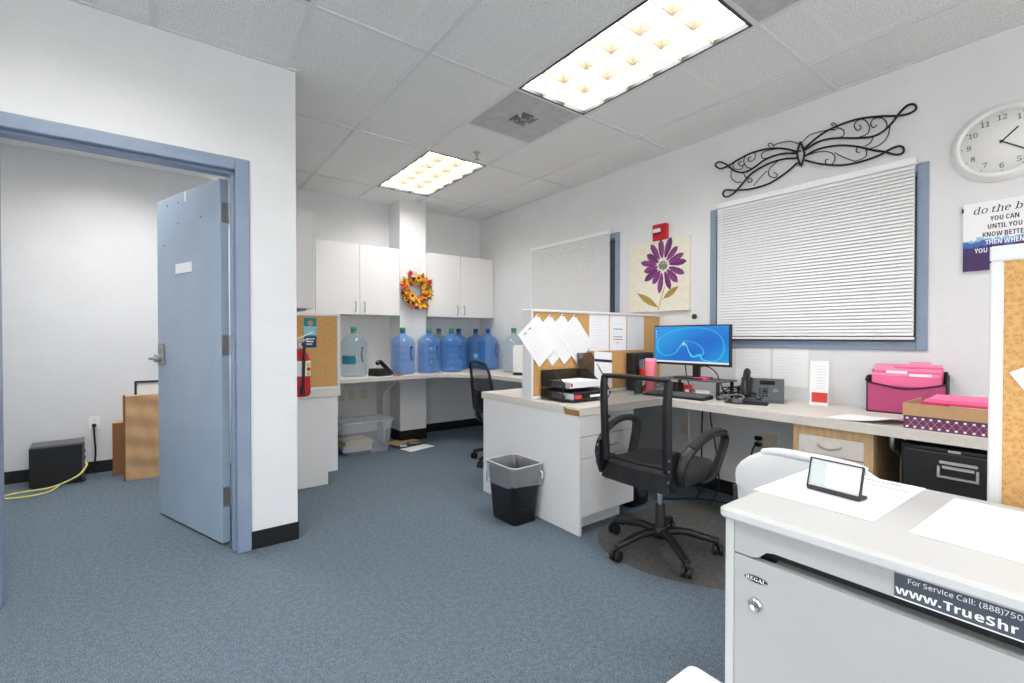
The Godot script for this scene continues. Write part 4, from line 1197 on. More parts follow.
	part(o, "case", prism(ms(), [Vector2(-0.07, 0), Vector2(0.07, 0), Vector2(0.07, 0.012), Vector2(-0.07, 0.026)], 0.44, Transform3D(Basis(V(0, 0, 1), V(0, 1, 0), V(-1, 0, 0)), V(0.22, 0, 0))), M.black)
	var key := done(boxt(ms(), Transform3D(), V(0.0165, 0.008, 0.016), 0.002))
	for r in 6:
		for k in 22:
			var yy := 0.0275 - r * 0.0021
			piece(o, "key", key, M.grey_plastic, Transform3D(Basis(V(1, 0, 0), 0.1), V(-0.2 + k * 0.0191, yy, -0.054 + r * 0.0205)))
	phone()
	# cable tangle behind the keyboard
	var r := RandomNumberGenerator.new()
	r.seed = 5
	var ct := thing("cable_tangle", "tangle of black cables between the monitor and the desk phone", "cables", V(3.05, Y, -1.6), 0, "", true)
	for k in 7:
		var pts := []
		for j in 7:
			pts.append(V(3.02 + r.randf_range(-0.06, 0.16), Y + 0.012 + absf(r.randf_range(-0.02, 0.07)), -1.66 + j * 0.045 + r.randf_range(-0.05, 0.05)))
		part(ct, "wire", tube(ms(), curve(pts), 0.0038, 5), M.black)
	for q in [[V(3.1, 0.96, -1.98), V(3.08, 0.86, -1.95), V(3.05, 0.8, -1.9), V(3.02, 0.77, -1.84)], [V(3.05, 0.94, -1.86), V(3.04, 0.96, -1.78), V(3.03, 0.92, -1.7), V(3.04, 0.82, -1.66), V(3.03, 0.765, -1.62)]]:
		part(ct, "wire", tube(ms(), curve(q), 0.004, 6), M.black)
	o = thing("power_supply", "black power supply block beside the desk phone", "adapter", V(3.24, Y, -1.62), 15)
	bar(o, "block", V(-0.04, 0, -0.03), V(0.04, 0.075, 0.03), M.black, 0.005)
	# headset and mat
	o = thing("desk_mat", "black rubber mat under the headset before the phone", "mat", V(2.955, Y, -1.45), 20)
	bar(o, "pad", V(-0.10, 0, -0.12), V(0.10, 0.003, 0.12), M.black_soft, 0.001)
	o = thing("headset", "dark grey telephone headset lying on the black mat", "headset", V(2.895, Y + 0.003, -1.525), 60)
	part(o, "band", tube(ms(), curve([V(-0.09, 0.02, 0), V(-0.06, 0.035, 0.05), V(0, 0.04, 0.07), V(0.06, 0.035, 0.05), V(0.09, 0.02, 0)]), 0.006, 6), M.grey)
	for s in [-1, 1]:
		part(o, "ear_pad", lathe(ms(), [[0.01, 0], [0.03, 0.002], [0.032, 0.016], [0.02, 0.026]], V(s * 0.085, 0, -0.01), 16), M.grey_plastic)
	part(o, "boom", tube(ms(), curve([V(0.085, 0.02, -0.01), V(0.05, 0.015, -0.06), V(0.0, 0.012, -0.07)]), 0.004, 6), M.black)
	# papers and flyer by the wall
	var wb := Basis(Vector3.UP, -PI / 2)
	sheet("wall_paper_sheet", "printed white sheet taped to the wall behind the phone handset", "paper", V(XR - 0.001, 0.965, -1.60), wb, 0.24, 0.26, M.paper, text_lines(0.24, 0.26, 8, 0.04, 131), "sheets taped below the window")
	sheet("wall_paper_sheet", "printed white sheet taped to the wall right of the phone", "paper", V(XR - 0.001, 0.965, -1.352), wb, 0.216, 0.26, M.paper, text_lines(0.216, 0.26, 9, 0.05, 132), "sheets taped below the window")
	o = thing("flyer", "white flyer with a red block propped on the window desk", "flyer", V(3.20, Y, -1.135), -82)
	o.rotation_degrees.x = 0
	boxt_part(o, "card", Transform3D(Basis(V(1, 0, 0), -0.06), V(0, 0.135, 0)), V(0.096, 0.27, 0.002), M.paper)
	boxt_part(o, "red_print", Transform3D(Basis(V(1, 0, 0), -0.06), V(0.004, 0.047, 0.0066)), V(0.082, 0.06, 0.001), M.red_matte)
	for k in 9:
		boxt_part(o, "print", Transform3D(Basis(V(1, 0, 0), -0.06), V(0.012, 0.1 + k * 0.017, 0.0035 - k * 0.001)), V(0.05, 0.004, 0.001), M.ink_pale)
	bar(o, "stand", V(-0.03, 0, -0.06), V(0.03, 0.004, 0.01), M.clear)
	# folder holder
	o = thing("file_organizer", "black mesh file organizer filled with pink folders", "file holder", V(3.18, Y, -0.72), -84)
	bar(o, "front_net", V(-0.16, 0.005, 0.0), V(0.16, 0.15, 0.003), M.magenta_net)
	for s in [-1, 1]:
		bar(o, "side_panel", V(s * 0.163 - 0.004, 0, -0.13), V(s * 0.163 + 0.004, 0.215 if s > 0 else 0.2, 0.004), M.black_soft, 0.002)
	bar(o, "back_panel", V(-0.16, 0, -0.132), V(0.16, 0.23, -0.128), M.black_soft)
	bar(o, "floor_panel", V(-0.16, 0, -0.13), V(0.16, 0.005, 0.0), M.black_soft)
	part(o, "binding", tube(ms(), curve([V(-0.165, 0.2, -0.05), V(-0.165, 0.19, 0.004), V(-0.16, 0.168, 0.006), V(-0.08, 0.15, 0.006), V(0, 0.138, 0.006), V(0.08, 0.15, 0.006), V(0.163, 0.172, 0.006)]), 0.004, 6), M.black)
	part(o, "net_top", prism(ms(), [Vector2(-0.16, 0.15), Vector2(0.16, 0.15), Vector2(0.16, 0.17), Vector2(0.08, 0.152), Vector2(0.0, 0.1501), Vector2(-0.08, 0.153), Vector2(-0.16, 0.167)], 0.003), M.magenta_net)
	part(o, "binding", tube(ms(), [V(-0.163, 0.004, 0.006), V(0.163, 0.004, 0.006)], 0.004, 6), M.black)
	for k in 6:
		var fo := thing("hanging_folder", ["pink folder at the front of the file organizer", "pink folder with a white tab second in the organizer", "pink folder third in the organizer", "pink folder fourth in the organizer", "pink folder fifth in the organizer", "pink folder at the back of the organizer"][k], "folder", V(3.18, Y, -0.72), -84, "pink folders in the organizer")
		var zz := -0.012 - k * 0.02
		var tp := 0.205 + k * 0.012
		bar(fo, "cover", V(-0.145, 0.008, zz - 0.004), V(0.145 - 0.006 * (k % 2), tp, zz), M.pink if k % 2 == 0 else M.pink_light, 0.001)
		var tx: float = [0.06, -0.04, 0.09, -0.1, 0.0, 0.05][k]
		bar(fo, "tab", V(tx - 0.045, tp, zz - 0.003), V(tx + 0.045, tp + 0.014, zz - 0.001), M.pink_light if k > 1 else M.paper)
	# purple box
	o = thing("storage_box", "purple patterned box with a kraft collar on the window desk", "box", V(2.87, Y, -0.46), -90)
	var st := ms()
	bar(o, "bottom", V(-0.16, 0, -0.15), V(0.2, 0.004, 0.15), M.purple_card)
	for s in [[V(-0.16, 0.004, 0.146), V(0.2, 0.065, 0.15)], [V(-0.16, 0.004, -0.15), V(0.2, 0.065, -0.146)], [V(-0.16, 0.004, -0.146), V(-0.156, 0.065, 0.146)], [V(0.196, 0.004, -0.146), V(0.2, 0.065, 0.146)]]:
		bar(o, "side", s[0], s[1], M.purple_card)
	part(o, "collar", box(st, V(-0.163, 0.06, 0.144), V(0.198, 0.115, 0.1515)), M.kraft)
	bar(o, "collar", V(-0.163, 0.06, -0.15), V(-0.157, 0.115, 0.144), M.kraft)
	var dot := done(prism(ms(), ellipse(0.011, 0.009, 10), 0.0008))
	var line := done(boxt(ms(), Transform3D(), V(0.072, 0.0014, 0.0006)))
	for k in 13:
		var x := -0.147 + k * 0.0275
		piece(o, "dot", dot, M.white, Transform3D(Basis(), V(x, 0.048 if k % 2 == 0 else 0.048, 0.15)))
		piece(o, "dot", dot, M.white, Transform3D(Basis(), V(x, 0.010, 0.15)))
		if k < 12:
			piece(o, "stripe", line, M.pink_light, Transform3D(Basis(V(0, 0, 1), 0.95) * 0.72, V(x + 0.0137, 0.029, 0.1503)))
			piece(o, "stripe", line, M.pink_light, Transform3D(Basis(V(0, 0, 1), -0.95) * 0.72, V(x + 0.0137, 0.029, 0.1503)))
	for k in 3:
		var fo := thing("file_folder", ["hot pink folder at the bottom of the pile on the purple box", "pink folder in the middle of the pile on the purple box", "topmost pink folder of the pile on the purple box"][k] , "folder", V(2.875, Y + 0.1155 + k * 0.0085, -0.42), -90 + 2 * k, "pink folders on the purple box")
		bar(fo, "cover", V(-0.15 + 0.01 * k, 0, -0.13), V(0.16, 0.008, 0.135 - 0.006 * k), M.pink_hot if k == 0 else M.pink, 0.002)
	# curled sheet
	o = thing("paper_sheet", "white sheet with a curled corner beside the purple box", "paper", V(2.83, Y, -0.79), 0)
	part(o, "paper", shell(ms(), func(u, v): return V(-0.115 + 0.23 * u, 0.003 + 0.03 * pow(v, 3.0) * (1 - 0.6 * u), -0.15 + 0.27 * v + 0.04 * u), 8, 14, 0.0008), M.paper)

func monitor() -> void:
	var o := thing("monitor_riser", "thin grey monitor riser shelf behind the keyboard", "monitor stand", V(3.02, 0.75, -1.83), -90)
	bar(o, "shelf", V(-0.23, 0.112, -0.11), V(0.23, 0.122, 0.11), M.grey_plastic, 0.003)
	for x in [-0.2, 0.2]:
		for z in [-0.09, 0.09]:
			part(o, "leg", cyl(ms(), V(x, 0, z), V(x, 0.112, z), 0.012, 10), M.black)
	o = thing("monitor", "black widescreen monitor showing a blue wallpaper", "monitor", V(3.0, 0.872, -1.8825), -90)
	part(o, "foot", prism(ms(), rrect(0.22, 0.17, 0.02), 0.01, Transform3D(Basis(V(1, 0, 0), V(0, 0, 1), V(0, -1, 0)), V(0.03, 0.01, 0))), M.black)
	bar(o, "neck", V(0.005, 0.01, -0.05), V(0.06, 0.22, -0.03), M.black, 0.003)
	bar(o, "bezel", V(-0.2985, 0.091, -0.03), V(0.2985, 0.378, 0.0), M.black, 0.004)
	var im := Image.create(320, 160, false, Image.FORMAT_RGB8)
	for y in 160:
		for x in 320:
			var u := x / 320.0
			var v := y / 160.0
			# soft field of blue with a pale sweeping loop
			var c := C(14, 104, 200).lerp(C(30, 164, 222), clampf(0.5 + 0.5 * sin(u * 5.0 + v * 3.0), 0, 1) * 0.7)
			c = c.lerp(C(60, 170, 232), clampf((0.35 - v) * 1.6, 0, 0.8) * clampf(u * 1.4 - 0.5, 0, 1))
			c = c.lerp(C(120, 160, 220), clampf(0.22 - v, 0, 1) * clampf(0.25 - u, 0, 1) * 10.0)
			if v > 0.945:
				c = C(222, 228, 240)
			im.set_pixel(x, y, c)
	var swirl := [Vector2(115, 250), Vector2(112, 215), Vector2(130, 180), Vector2(190, 140), Vector2(260, 118), Vector2(340, 108), Vector2(420, 115), Vector2(480, 140), Vector2(515, 185), Vector2(525, 240), Vector2(515, 285), Vector2(490, 320), Vector2(445, 332), Vector2(400, 320), Vector2(385, 290), Vector2(345, 305), Vector2(325, 285), Vector2(305, 230), Vector2(285, 215), Vector2(262, 240), Vector2(240, 275), Vector2(200, 300), Vector2(160, 300), Vector2(125, 275), Vector2(115, 250)]
	var fold := [Vector2(285, 200), Vector2(345, 205), Vector2(390, 235), Vector2(410, 275), Vector2(388, 296), Vector2(345, 303), Vector2(318, 262), Vector2(300, 215)]
	var smoothed := func(pts: Array) -> Array:
		var v3 := []
		for p in pts:
			v3.append(V(p.x, p.y, 0))
		var out := []
		for p in curve(v3, 4):
			out.append(Vector2(p.x, p.y))
		return out
	for ln in [smoothed.call(swirl), smoothed.call(fold), smoothed.call(swirl.slice(12, 20))]:
		for i in ln.size() - 1:
			for k in 7:
				var q: Vector2 = (ln[i] as Vector2).lerp(ln[i + 1], k / 7.0)
				var px := Vector2((q.x - 95) / 457.0 * 320.0, (q.y - 98) / 252.0 * 160.0)
				for dy in range(-6, 7):
					for dx in range(-6, 7):
						var x := int(px.x) + dx
						var y := int(px.y) + dy
						if x < 0 or y < 0 or x > 319 or y > 150:
							continue
						var d := (Vector2(x, y) - px).length()
						var w := 0.35 if d < 1.5 else 0.05 * maxf(0.0, 1.0 - d / 6.5)
						im.set_pixel(x, y, im.get_pixel(x, y).lerp(C(110, 222, 242), w))
	for dy in range(-9, 10):
		for dx in range(-5, 6):
			if Vector2(dx * 1.8, dy).length() < 8.0:
				im.set_pixel(134 + dx, 77 + dy, C(240, 232, 236) if (dx + dy) % 3 else C(200, 90, 90))
	var m := StandardMaterial3D.new()
	m.resource_name = "screen_glow"
	m.albedo_color = Color.BLACK
	m.roughness = 0.35
	m.emission_enabled = true
	m.emission = Color.WHITE
	m.emission_operator = BaseMaterial3D.EMISSION_OP_MULTIPLY
	m.emission_texture = ImageTexture.create_from_image(im)
	m.emission_energy_multiplier = SCREEN
	var st := ms()
	var a := V(-0.290, 0.107, 0.0012)
	var b := V(0.290, 0.369, 0.0012)
	for q in [[a.x, b.y, 0, 0], [b.x, b.y, 1, 0], [b.x, a.y, 1, 1], [a.x, b.y, 0, 0], [b.x, a.y, 1, 1], [a.x, a.y, 0, 1]]:
		st.set_uv(Vector2(q[2], q[3]))
		st.add_vertex(V(q[0], q[1], a.z))
	part(o, "screen", st, m, "lit screen with a blue swirl wallpaper")
	for k in 3:
		bar(o, "desktop_icon", V(-0.278, 0.33 - k * 0.022, 0.0013), V(-0.270, 0.338 - k * 0.022, 0.0016), M.white)
	o = thing("sticky_pad", "pink pad of sticky notes on the monitor riser", "note pad", V(2.96, 0.872, -1.76), -80)
	bar(o, "pad", V(-0.045, 0, -0.03), V(0.045, 0.014, 0.03), M.pink_hot, 0.001)
	o = thing("small_box", "black gadget box under the monitor riser", "box", V(2.97, 0.75, -1.98), -90)
	bar(o, "case", V(-0.05, 0, -0.04), V(0.05, 0.085, 0.04), M.black, 0.004)
	o = thing("candy_bag", "small red and white packet under the monitor riser", "packet", V(2.98, 0.75, -1.88), -90)
	part(o, "packet", shell(ms(), func(u, v): return V(-0.035 + 0.07 * u, 0.005 + 0.07 * v, 0.012 * sin(PI * u) * sin(PI * v)), 6, 6, 0.004), M.red_matte)
	boxt_part(o, "print", Transform3D(Basis(V(1, 0, 0), -0.05), V(0.005, 0.035, 0.017)), V(0.03, 0.02, 0.002), M.white)
	o = thing("tissue_pack", "white small box under the monitor riser", "box", V(2.975, 0.75, -1.75), -90)
	bar(o, "box", V(-0.055, 0, -0.03), V(0.055, 0.055, 0.03), M.white, 0.003)

func phone() -> void:
	var o := thing("desk_phone", "dark grey office desk phone with a raised handset", "telephone", V(3.12, 0.75, -1.44), -68)
	o.scale = Vector3.ONE * 1.12
	part(o, "base", prism(ms(), [Vector2(-0.10, 0), Vector2(0.09, 0), Vector2(0.09, 0.018), Vector2(-0.04, 0.125), Vector2(-0.075, 0.125)], 0.21, Transform3D(Basis(V(0, 0, 1), V(0, 1, 0), V(-1, 0, 0)), V(0.115, 0, 0))), M.grey_plastic)
	var up := Basis(V(1, 0, 0), -atan2(0.13, 0.107))     # lies along the sloping face
	var face := func(x: float, s: float, lift: float) -> Vector3:
		return V(x, lerpf(0.018, 0.125, s) + lift * 0.77, lerpf(0.09, -0.04, s) + lift * 0.63)
	var b := Basis(V(1, 0, 0), V(0, 0.636, -0.772), V(0, 0.772, 0.636))
	boxt_part(o, "display", Transform3D(b, face.call(0.03, 0.80, 0.001)), V(0.075, 0.03, 0.003), M.black_gloss)
	var key := done(boxt(ms(), Transform3D(), V(0.014, 0.009, 0.004), 0.001))
	for r in 4:
		for k in 3:
			piece(o, "key", key, M.charcoal, Transform3D(b, face.call(-0.005 + k * 0.018, 0.5 - r * 0.11, 0.002)))
	part(o, "navigation_key", prism(ms(), ellipse(0.03, 0.03, 16), 0.004, Transform3D(b, face.call(0.075, 0.42, 0.0))), M.steel)
	part(o, "handset", tube(ms(), curve([face.call(-0.075, 0.02, 0.03), face.call(-0.075, 0.1, 0.04), face.call(-0.075, 0.5, 0.055), face.call(-0.075, 0.95, 0.045), face.call(-0.075, 1.12, 0.03)]), 0.020, 10, -1, 1.25), M.black)
	part(o, "cradle", boxt(ms(), Transform3D(b, face.call(-0.075, 0.5, 0.012)), V(0.06, 0.15, 0.02), 0.005), M.charcoal)

# ------------------------------------------------------------------ things on the right wall (local x along the wall, local z into the room)
func wall_things() -> void:
	# flower canvas
	var o := thing("canvas_print", "square canvas of a purple daisy with gold leaves", "wall art", V(XR, 1.67, -2.37), -90)
	bar(o, "canvas", V(-0.292, -0.295, 0), V(0.292, 0.295, 0.035), M.canvas, 0.003)
	var c := Vector2(0.055, 0.085)
	var r := RandomNumberGenerator.new()
	r.seed = 33
	for k in 15:
		var a := TAU * k / 15.0 + r.randf_range(-0.07, 0.07)
		var len := r.randf_range(0.17, 0.235)
		var w := r.randf_range(0.046, 0.062)
		var d := Vector2(cos(a), sin(a))
		var n := Vector2(-d.y, d.x)
		var p := []
		for q in [[0.28, 0.25], [0.45, 0.75], [0.7, 1.0], [0.88, 0.8], [1.0, 0.15]]:
			p.append(c + d * len * q[0] + n * w * 0.5 * q[1])
		for q in [[1.0, -0.2], [0.85, -0.85], [0.65, -0.95], [0.42, -0.6], [0.28, -0.25]]:
			p.append(c + d * len * q[0] + n * w * 0.5 * q[1])
		part(o, "petal", prism(ms(), p, 0.0008, Transform3D(Basis(), V(0, 0, 0.0352))), M.petal if k % 3 else M.petal_dark)
		var s := []
		for q in [[0.4, 0.08], [0.8, 0.12], [0.95, 0.02], [0.8, -0.05], [0.4, -0.08]]:
			s.append(c + d * len * q[0] + n * w * (0.2 + q[1]))
		part(o, "brush_stroke", prism(ms(), s, 0.0004, Transform3D(Basis(), V(0, 0, 0.036))), M.petal_dark if k % 3 else M.petal)
	part(o, "flower_heart", prism(ms(), ellipse(0.085, 0.075, 18), 0.0008, Transform3D(Basis(), V(c.x, c.y, 0.0362))), M.flower_heart)
	var sp := ms()
	for k in 46:
		var a := r.randf() * TAU
		var d := sqrt(r.randf()) * 0.042
		boxt(sp, Transform3D(Basis(V(0, 0, 1), r.randf() * 3.0), V(c.x + cos(a) * d, c.y - 0.008 + sin(a) * d * 0.8, 0.0373)), V(0.012, 0.004, 0.0006))
	part(o, "heart_specks", sp, M.ink)
	part(o, "stem", tube(ms(), curve([V(c.x + 0.02, -0.09, 0.0355), V(0.055, -0.15, 0.0355), V(0.03, -0.22, 0.0355), V(0.01, -0.28, 0.0355)]), 0.003, 4), M.gold)
	for s in [[V(-0.2, -0.13, 0), V(0.01, -0.26, 0), 0.06], [V(0.20, -0.10, 0), V(0.06, -0.19, 0), 0.055]]:
		var a := Vector2(s[0].x, s[0].y)
		var b := Vector2(s[1].x, s[1].y)
		var n = (b - a).orthogonal().normalized() * s[2] * 0.5
		var p := []
		for q in [0.0, 0.15, 0.35, 0.6, 0.85, 1.0]:
			p.append(a.lerp(b, q) + n * sin(PI * q))
		for q in [0.85, 0.6, 0.35, 0.15]:
			p.append(a.lerp(b, q) - n * sin(PI * q))
		part(o, "painted_leaf", prism(ms(), p, 0.0008, Transform3D(Basis(), V(0, 0, 0.0352))), M.gold)
		part(o, "leaf_vein", tube(ms(), [V(a.x, a.y, 0.036), V(b.x, b.y, 0.036)], 0.002, 4), M.gold_dark)
	# faint script in the ground of the picture
	for s in [["A Ca", -0.2, -0.045, 0.05], ["N:", -0.23, 0.07, 0.04], ["L n", 0.21, -0.05, 0.035], ["fleur", -0.2, 0.2, 0.03]]:
		if s[0] != "fleur":
			text(o, "script", s[0], s[3], V(s[1], s[2], 0.0356), M.ink_pale, "Droid Serif", 400, Basis(V(0, 0, 1), 0.12), 1.0, true)
	# fire alarm
	o = thing("fire_alarm", "red fire alarm strobe above the flower canvas", "fire alarm", V(XR, 2.032, -2.348), -90)
	bar(o, "housing", V(-0.068, -0.068, 0), V(0.068, 0.068, 0.045), M.red, 0.008)
	bar(o, "strobe_lens", V(-0.05, -0.005, 0.045), V(0.02, 0.03, 0.06), M.white_gloss, 0.006)
	bar(o, "strobe_base", V(-0.054, -0.010, 0.0455), V(0.03, -0.004, 0.056), M.charcoal)
	# small round wall knob
	o = thing("wall_button", "small black round button on the wall below the flower canvas", "wall button", V(XR, 1.325, -2.05), -90)
	part(o, "disc", lathe(ms(), [[0.002, 0], [0.02, 0.0], [0.02, 0.008], [0.014, 0.012], [0.002, 0.013]], Vector3.ZERO, 18, true, true, Basis(V(1, 0, 0), PI / 2)), M.charcoal)
	# butterfly
	o = thing("metal_butterfly", "dark wrought wire butterfly ornament above the window", "wall ornament", V(XR - 0.018, 2.355, -1.30), -90)
	for q in BF_THICK:
		var p := []
		for k in range(0, q.size(), 2):
			p.append(V(q[k], q[k + 1], 0))
		part(o, "wing_rod" if p.size() > 4 else "body_rod", tube(ms(), curve(p, 4), 0.0062, 6, -1, 1, V(0, 0, 1)), M.wrought)
	for q in BF_THIN:
		var p := []
		for k in range(0, q.size(), 2):
			p.append(V(q[k], q[k + 1], 0.002))
		part(o, "scroll", tube(ms(), curve(p, 4), 0.0031, 5, -1, 1, V(0, 0, 1)), M.wrought)
	part(o, "hanger", cyl(ms(), V(0, 0.02, -0.018), V(0, 0.02, 0.0), 0.004, 6), M.wrought)
	# clock
	o = thing("wall_clock", "round white wall clock with black numerals", "clock", V(XR, 2.13, -0.385), -90)
	var bx := Basis(V(1, 0, 0), PI / 2)
	part(o, "bezel", lathe(ms(), [[0.002, 0.0], [0.192, 0.0], [0.192, 0.008], [0.178, 0.014], [0.172, 0.034], [0.160, 0.044], [0.152, 0.038], [0.150, 0.022]], Vector3.ZERO, 48, false, true, bx), M.white_gloss)
	part(o, "face", lathe(ms(), [[0.151, 0.02], [0.151, 0.024], [0.002, 0.0241]], Vector3.ZERO, 48, true, true, bx), M.clock_face)
	for k in 12:
		var a := PI / 2 - TAU * (k + 1) / 12.0
		text(o, "numeral", str(k + 1), 0.024, V(cos(a) * 0.118, sin(a) * 0.118, 0.0245), M.ink, "Droid Serif")
		boxt_part(o, "tick", Transform3D(Basis(V(0, 0, 1), a), V(cos(a) * 0.143, sin(a) * 0.143, 0.0243)), V(0.006, 0.003, 0.0006), M.ink)
	for h in [[PI / 2 - TAU * 1.52 / 12.0, 0.088, 0.006], [PI / 2 - TAU * 4.25 / 12.0, 0.118, 0.0055]]:
		var d := V(cos(h[0]), sin(h[0]), 0)
		boxt_part(o, "hand", Transform3D(Basis(V(0, 0, 1), h[0]), d * (h[1] / 2 - 0.01) + V(0, 0, 0.028)), V(h[1], h[2], 0.0015), M.black)
	part(o, "pivot", cyl(ms(), V(0, 0, 0.024), V(0, 0, 0.032), 0.006, 12), M.black)
	# poster
	o = thing("quote_poster", "motivational quote poster with a blue and purple painted base", "poster", V(XR, 1.677, -0.367), -90)
	var pm := Image.create(96, 104, false, Image.FORMAT_RGB8)
	var nz := FastNoiseLite.new()
	nz.seed = 12
	nz.frequency = 0.05
	for y in 104:
		for x in 96:
			var v := y / 104.0 + 0.06 * nz.get_noise_2d(x, y) + 0.025 * nz.get_noise_2d(x * 4, y * 4)
			var col := C(250, 250, 251)
			if v > 0.53:
				col = C(150, 196, 226)
			if v > 0.57:
				col = C(74, 110, 178)
			if v > 0.64:
				col = C(66, 52, 116)
			if v > 0.74:
				col = C(70, 48, 96)
			pm.set_pixel(x, y, col)
	var mt := StandardMaterial3D.new()
	mt.resource_name = "poster_print"
	mt.albedo_texture = ImageTexture.create_from_image(pm)
	mt.roughness = 0.6
	var st := ms()
	for q in [[-0.155, 0.175, 0, 0], [0.155, 0.175, 1, 0], [0.155, -0.175, 1, 1], [-0.155, 0.175, 0, 0], [0.155, -0.175, 1, 1], [-0.155, -0.175, 0, 1]]:
		st.set_uv(Vector2(q[2], q[3]))
		st.add_vertex(V(q[0], q[1], 0.0162))
	bar(o, "board", V(-0.155, -0.175, 0), V(0.155, 0.175, 0.016), M.white, 0.001)
	part(o, "print", st, mt)
	bar(o, "clip", V(-0.16, 0.13, 0), V(-0.153, 0.15, 0.018), M.black)
	text(o, "lettering", "do the best", 0.032, V(0.0, 0.128, 0.0166), M.navy_ink, "Droid Serif", 400, Basis(V(1, 0, 0), V(0.22, 1, 0), V(0, 0, 1)), 1.02, true)
	for l in [["YOU CAN", 0.082, "navy_ink", 0.72], ["UNTIL YOU", 0.043, "navy_ink", 0.72], ["KNOW BETTER", 0.004, "navy_ink", 0.72], ["THEN WHEN", -0.035, "white", 0.72], ["YOU KNOW BETTER", -0.073, "white", 0.72]]:
		text(o, "lettering", l[0], 0.023, V(-0.006, l[1], 0.0166), M[l[2]], "Droid Sans", 800, Basis(), l[3])

# ------------------------------------------------------------------ chairs
func caster(parent: Node3D, at: Vector3, turn: float) -> void:
	var c := Node3D.new()
	var b := Basis(Vector3.UP, turn)
	var st := ms()
	for s in [-1, 1]:
		cyl(st, at + b * V(0, 0, s * 0.007), at + b * V(0, 0, s * 0.024), 0.0275, 16)
	var w := part(parent, "caster", st, M.black)
	part(w, "fork", boxt(ms(), Transform3D(b, at + V(0, 0.018, 0)), V(0.046, 0.03, 0.013), 0.004), M.black_gloss)
	part(w, "stem", cyl(ms(), at + V(0, 0.02, 0), at + V(0, 0.06, 0), 0.008, 8), M.charcoal)
	c.free()

func star_base(o: Node3D, R: float, first: float, m: Material) -> void:
	part(o, "hub", lathe(ms(), [[0.03, 0.07], [0.045, 0.08], [0.045, 0.12], [0.03, 0.135]], Vector3.ZERO, 18), m)
	for k in 5:
		var a := deg_to_rad(first + 72 * k)
		var d := V(cos(a), 0, sin(a))
		part(o, "base_leg", tube(ms(), curve([d * 0.03 + V(0, 0.105, 0), d * 0.12 + V(0, 0.112, 0), d * (R - 0.07) + V(0, 0.09, 0), d * R + V(0, 0.073, 0)]), 0.021, 8, 0.016, 1.2), m)
		caster(o, d * R + V(0, 0.0275, 0), -a + 0.5 + k)

func chairs() -> void:
	# chair mat
	var flat := Basis(V(1, 0, 0), V(0, 0, 1), V(0, -1, 0))
	var o := thing("chair_mat", "scuffed dark grey chair mat on the carpet", "chair mat", V(2.45, 0, -1.4), 0, "", true)
	var raw := [V(2.043, 0, -1.87), V(1.954, 0, -1.773), V(1.907, 0, -1.645), V(1.90, 0, -1.55), V(1.911, 0, -1.408), V(1.952, 0, -1.295), V(2.006, 0, -1.198), V(2.066, 0, -1.11), V(2.22, 0, -0.97), V(2.42, 0, -0.90), V(2.60, 0, -0.94), V(2.69, 0, -1.10), V(2.90, 0, -1.15), V(3.05, 0, -1.35), V(3.06, 0, -1.68), V(2.93, 0, -1.86), V(2.6, 0, -1.96), V(2.3, 0, -1.955), V(2.15, 0, -1.925)]
	var poly := []
	for p in curve(raw, 3, true):
		poly.append(Vector2(p.x, p.z))
	poly.pop_back()
	part(o, "mat", prism(ms(), poly, 0.003, Transform3D(flat, V(0, 0.003, 0))), M.mat_grey)
	office_chair()
	rear_chair()
	# white shell chair
	o = thing("plastic_chair", "white moulded plastic chair with a slotted back beside the shredder", "chair", V(1.77, 0, -0.565), 0)
	var f := func(u: float, v: float) -> Vector3:
		var s := u * 2.0 - 1.0
		if v < 0.5:       # seat, front to rear
			var q := v / 0.5
			return V(lerpf(0.22, -0.19, q), 0.45 - 0.012 * (1 - s * s) - 0.02 * pow(1 - q, 6) , s * (0.225 - 0.02 * q))
		var q := (v - 0.5) / 0.5
		var w := 0.215 + 0.02 * q - 0.10 * pow(maxf(0.0, q - 0.72) / 0.28, 2.2)
		return V(-0.19 - 0.07 * q - 0.02 * sin(PI * q) * (1 - s * s) + 0.03 * s * s * q, 0.45 + 0.365 * q - 0.018 * pow(absf(s), 3.0) * q, s * w)
	var hole := func(u: float, v: float) -> bool:
		return v > 0.70 and v < 0.80 and absf(u - 0.5) < 0.28
	part(o, "shell", shell(ms(), f, 20, 30, 0.012, hole), M.white_gloss)
	var lip := []
	for k in 21:
		lip.append(f.call(k / 20.0, 1.0))
	part(o, "top_roll", tube(ms(), lip, 0.014, 8), M.white_gloss)
	for s in [-1, 1]:
		part(o, "leg", tube(ms(), curve([V(-0.15, 0.44, s * 0.19), V(-0.19, 0.3, s * 0.21), V(-0.24, 0.0, s * 0.23)]), 0.011, 8), M.charcoal)
		part(o, "leg", tube(ms(), curve([V(0.15, 0.43, s * 0.19), V(0.18, 0.3, s * 0.2), V(0.22, 0.0, s * 0.22)]), 0.011, 8), M.charcoal)
		part(o, "back_support", tube(ms(), curve([V(-0.16, 0.44, s * 0.205), V(-0.235, 0.52, s * 0.21), V(-0.262, 0.68, s * 0.213)]), 0.007, 8), M.charcoal)
	# white lidded bin left of the shredder
	o = thing("white_bin", "white plastic bin with a flat lid standing against the shredder", "bin", V(0.745, 0, -0.522), 0)
	part(o, "body", loft(ms(), [ring_at(rrect(0.32, 0.085, 0.02), 0), ring_at(rrect(0.35, 0.10, 0.02), 0.425)]), M.white_gloss)
	part(o, "lid", loft(ms(), [ring_at(rrect(0.372, 0.108, 0.018), 0.425), ring_at(rrect(0.374, 0.11, 0.018), 0.44), ring_at(rrect(0.36, 0.10, 0.016), 0.45)]), M.white_gloss)

